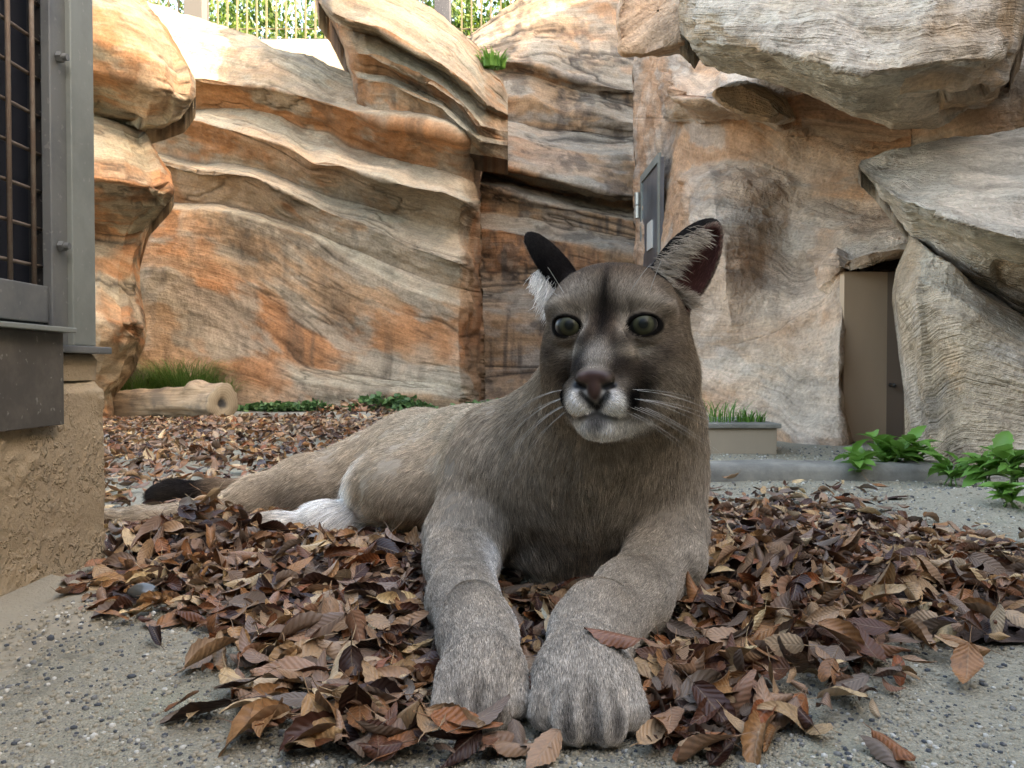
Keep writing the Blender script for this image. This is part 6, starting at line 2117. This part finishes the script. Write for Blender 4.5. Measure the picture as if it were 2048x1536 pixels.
nrmL = np.where(flip[:, None], -nrmL, nrmL); sdv = np.where(flip[:, None], -sdv, sdv)
ROT = np.stack([sdv, fw, nrmL], -1)          # columns
var = lg_.integers(0, len(VAR), NLF)
tone = np.clip(lg_.random(NLF) ** 1.2, 0, 1)
# far leaves are redder and more alike
# the 300 leaves that show largest and lie on top are single things; the rest is the litter
cd = np.sqrt(LX ** 2 + LY ** 2 + (CAM_H - LZ) ** 2)
uu_, vv_ = to_px(LX, LY)
score = LS / cd * (0.35 + depth_in) * np.where((uu_ > 10) & (uu_ < 2038) & (vv_ < 1520), 1, 0.05)
order = np.argsort(-score)
singles, rest = order[:300], order[300:]
lay_me = []
for i, (V, UV, Fv) in enumerate(VAR):
    me = mesh_data("dry_leaf", V, Fv, m_leaf_one, True)
    ul = me.uv_layers.new(name="leaf")
    li = np.empty(len(me.loops), np.int32); me.loops.foreach_get('vertex_index', li)
    ul.data.foreach_set('uv', UV[li].astype(np.float32).ravel())
    lay_me.append(me)


CURLS = ["flat", "slightly curled", "strongly curled"]


def leaf_label(i):
    x, y = LX[i], LY[i]
    u_, v_ = to_px(x, y)
    if x > 0.62 or (u_ > 1560 and v_ > 1380): w_, g_ = "on the edge of the heap by the open grit", "leaves at the grit side"
    elif x > 0.17 and y > 1.0: w_, g_ = "high on the heap beside the puma's bent elbow", "leaves heaped at the puma's elbow"
    elif x > 0.17 and y > 0.80: w_, g_ = "on the heap along the puma's bent foreleg", "leaves along the bent foreleg"
    elif y < 0.80 and x > 0.12: w_, g_ = "just outside the puma's larger forepaw", "leaves beside the larger paw"
    elif y < 0.80 and x > -0.12: w_, g_ = "in front of the puma's paws", "leaves before the paws"
    elif -0.08 <= x <= 0.17: w_, g_ = "between the puma's forelegs", "leaves between the forelegs"
    elif x < -0.40 and y < 0.95: w_, g_ = "lying singly on the grit near the stucco wall", "single leaves on the grit"
    elif y > 1.25: w_, g_ = "in the heap before the puma's hind leg", "leaves before the hind leg"
    elif y > 1.0: w_, g_ = "in the heap below the puma's flank", "leaves below the flank"
    else: w_, g_ = "in the spread beside the puma's straight foreleg", "leaves beside the straight foreleg"
    k = abs(VCURL[var[i]])
    c_ = CURLS[0 if k < 0.7 else (1 if k < 1.3 else 2)]
    sz_ = "small" if LS[i] < 0.055 else ("large" if LS[i] > 0.072 else "medium")
    return f"{sz_} {c_} dry leaf {w_}", g_


for i in singles:
    o = bpy.data.objects.new("dry_leaf", lay_me[var[i]])
    sc.collection.objects.link(o)
    M = Matrix([[*(ROT[i][r_] * LS[i]), 0] for r_ in range(3)] + [[0, 0, 0, 1]])
    M.translation = Vector((LX[i], LY[i], LZ[i] + 0.004))
    o.matrix_world = M
    lab, grp = leaf_label(i)
    tag(o, lab, "leaf", grp)

Vs, Fs, UVs, Ts = [], [], [], []
base_i = 0
for k in range(len(VAR)):
    sel = rest[var[rest] == k]
    V, UV, Fv = VAR[k]
    W = np.einsum('nij,vj->nvi', ROT[sel] * LS[sel][:, None, None], V) + np.stack([LX[sel], LY[sel], LZ[sel]], -1)[:, None, :]
    nV = len(V)
    Vs.append(W.reshape(-1, 3))
    Fs.append((Fv[None] + (base_i + np.arange(len(sel)) * nV)[:, None, None]).reshape(-1, 3))
    UVs.append(np.tile(UV, (len(sel), 1)))
    Ts.append(np.repeat(tone[sel], nV))
    base_i += len(sel) * nV
Vs, Fs, UVs, Ts = map(np.concatenate, (Vs, Fs, UVs, Ts))
Vs[:, 2] = np.maximum(Vs[:, 2], 0.0015)
lit = mobj("leaf_litter", Vs, Fs, m_leaf_many, None, True)
ul = lit.data.uv_layers.new(name="leaf")
li = np.empty(len(lit.data.loops), np.int32); lit.data.loops.foreach_get('vertex_index', li)
ul.data.foreach_set('uv', UVs[li].astype(np.float32).ravel())
ta_ = lit.data.attributes.new("tone", 'FLOAT', 'POINT')
ta_.data.foreach_set('value', Ts.astype(np.float32))
tag(lit, "thick litter of dry brown leaves carpeting the enclosure floor", "leaves", kind="stuff")
print("LEAVES", NLF, "TRIS", len(Fs))
# crumbled dark leaf mould under the heaps
gx_, gy_ = np.meshgrid(np.linspace(-0.75, 0.95, 190), np.linspace(0.60, 1.62, 120))
gz_ = heap_h(gx_, gy_)
hz_ = ground_h(gx_, gy_) + gz_ * 0.72 - 0.010 + 0.006 * fbm(np.stack([gx_ * 30, gy_ * 30, gx_ * 0], -1), 3, 9) * sstep(0.004, 0.03, gz_)
gi_ = np.arange(gx_.size).reshape(gx_.shape)
t = NT("leaf_mould")
ob = t.n("TexCoord").outputs["Object"]
mm = t.fin(t.mix(t.noise(ob, 60, 4), (0.035, 0.022, 0.015), (0.10, 0.06, 0.04)), 0.9, t.bump(t.noise(ob, 120, 3), 0.8, 0.006))
qf = np.stack([gi_[:-1, :-1], gi_[:-1, 1:], gi_[1:, 1:], gi_[1:, :-1]], -1).reshape(-1, 4)
okq = (gz_.ravel()[qf] > 0.022).all(1) & (gx_.ravel()[qf].min(1) > XW + 0.01)
mo = mobj("leaf_mould", np.stack([gx_, gy_, hz_], -1).reshape(-1, 3), qf[okq], mm, None, True)
tag(mo, "crumbled dark leaf mould under the heaps", "leaf mould", kind="stuff")

# ---- two leaves that stand out
def lone_leaf(label, loc, rot, size, k, colour):
    me = lay_me[k].copy()
    t = NT("lone_leaf")
    uv = t.n("UVMap", uv_map="leaf").outputs[0]
    sp = t.n("SeparateXYZ", {0: uv})
    vein = t.math('SINE', t.math('ADD', t.math('MULTIPLY', sp.outputs[1], 62.0), t.math('MULTIPLY', t.math('ABSOLUTE', sp.outputs[0]), -13.0)))
    c_ = t.mix(t.math('MULTIPLY', t.ramp(vein, [(0.8, 0), (0.98, 1)]), 0.3), colour, tuple(q * 0.5 for q in colour))
    me.materials[0] = t.fin(c_, 0.4, t.bump(vein, 0.3, 0.001), 0.4)
    o = bpy.data.objects.new("dry_leaf", me)
    sc.collection.objects.link(o)
    o.location = loc; o.rotation_euler = rot; o.scale = (size,) * 3
    tag(o, label, "leaf")
    return o


zi = int(np.argmax(PSDF[np.searchsorted(GX, 0.092), np.searchsorted(GY, 0.705), np.searchsorted(GZ, 0.02):] > 0.006)) + np.searchsorted(GZ, 0.02)
lone_leaf("rust-brown leaf lying on top of the puma's larger forepaw", (0.092, 0.705, float(GZ[zi]) + 0.004), (0.12, 0.25, 1.35), 0.052, 3, (0.20, 0.085, 0.045))
lone_leaf("pale grey-green leaf among brown ones between the puma's forelegs", tuple(pt(1122, 1240, 0.93)), (0.25, -0.1, 1.9), 0.062, 5, (0.50, 0.50, 0.40))
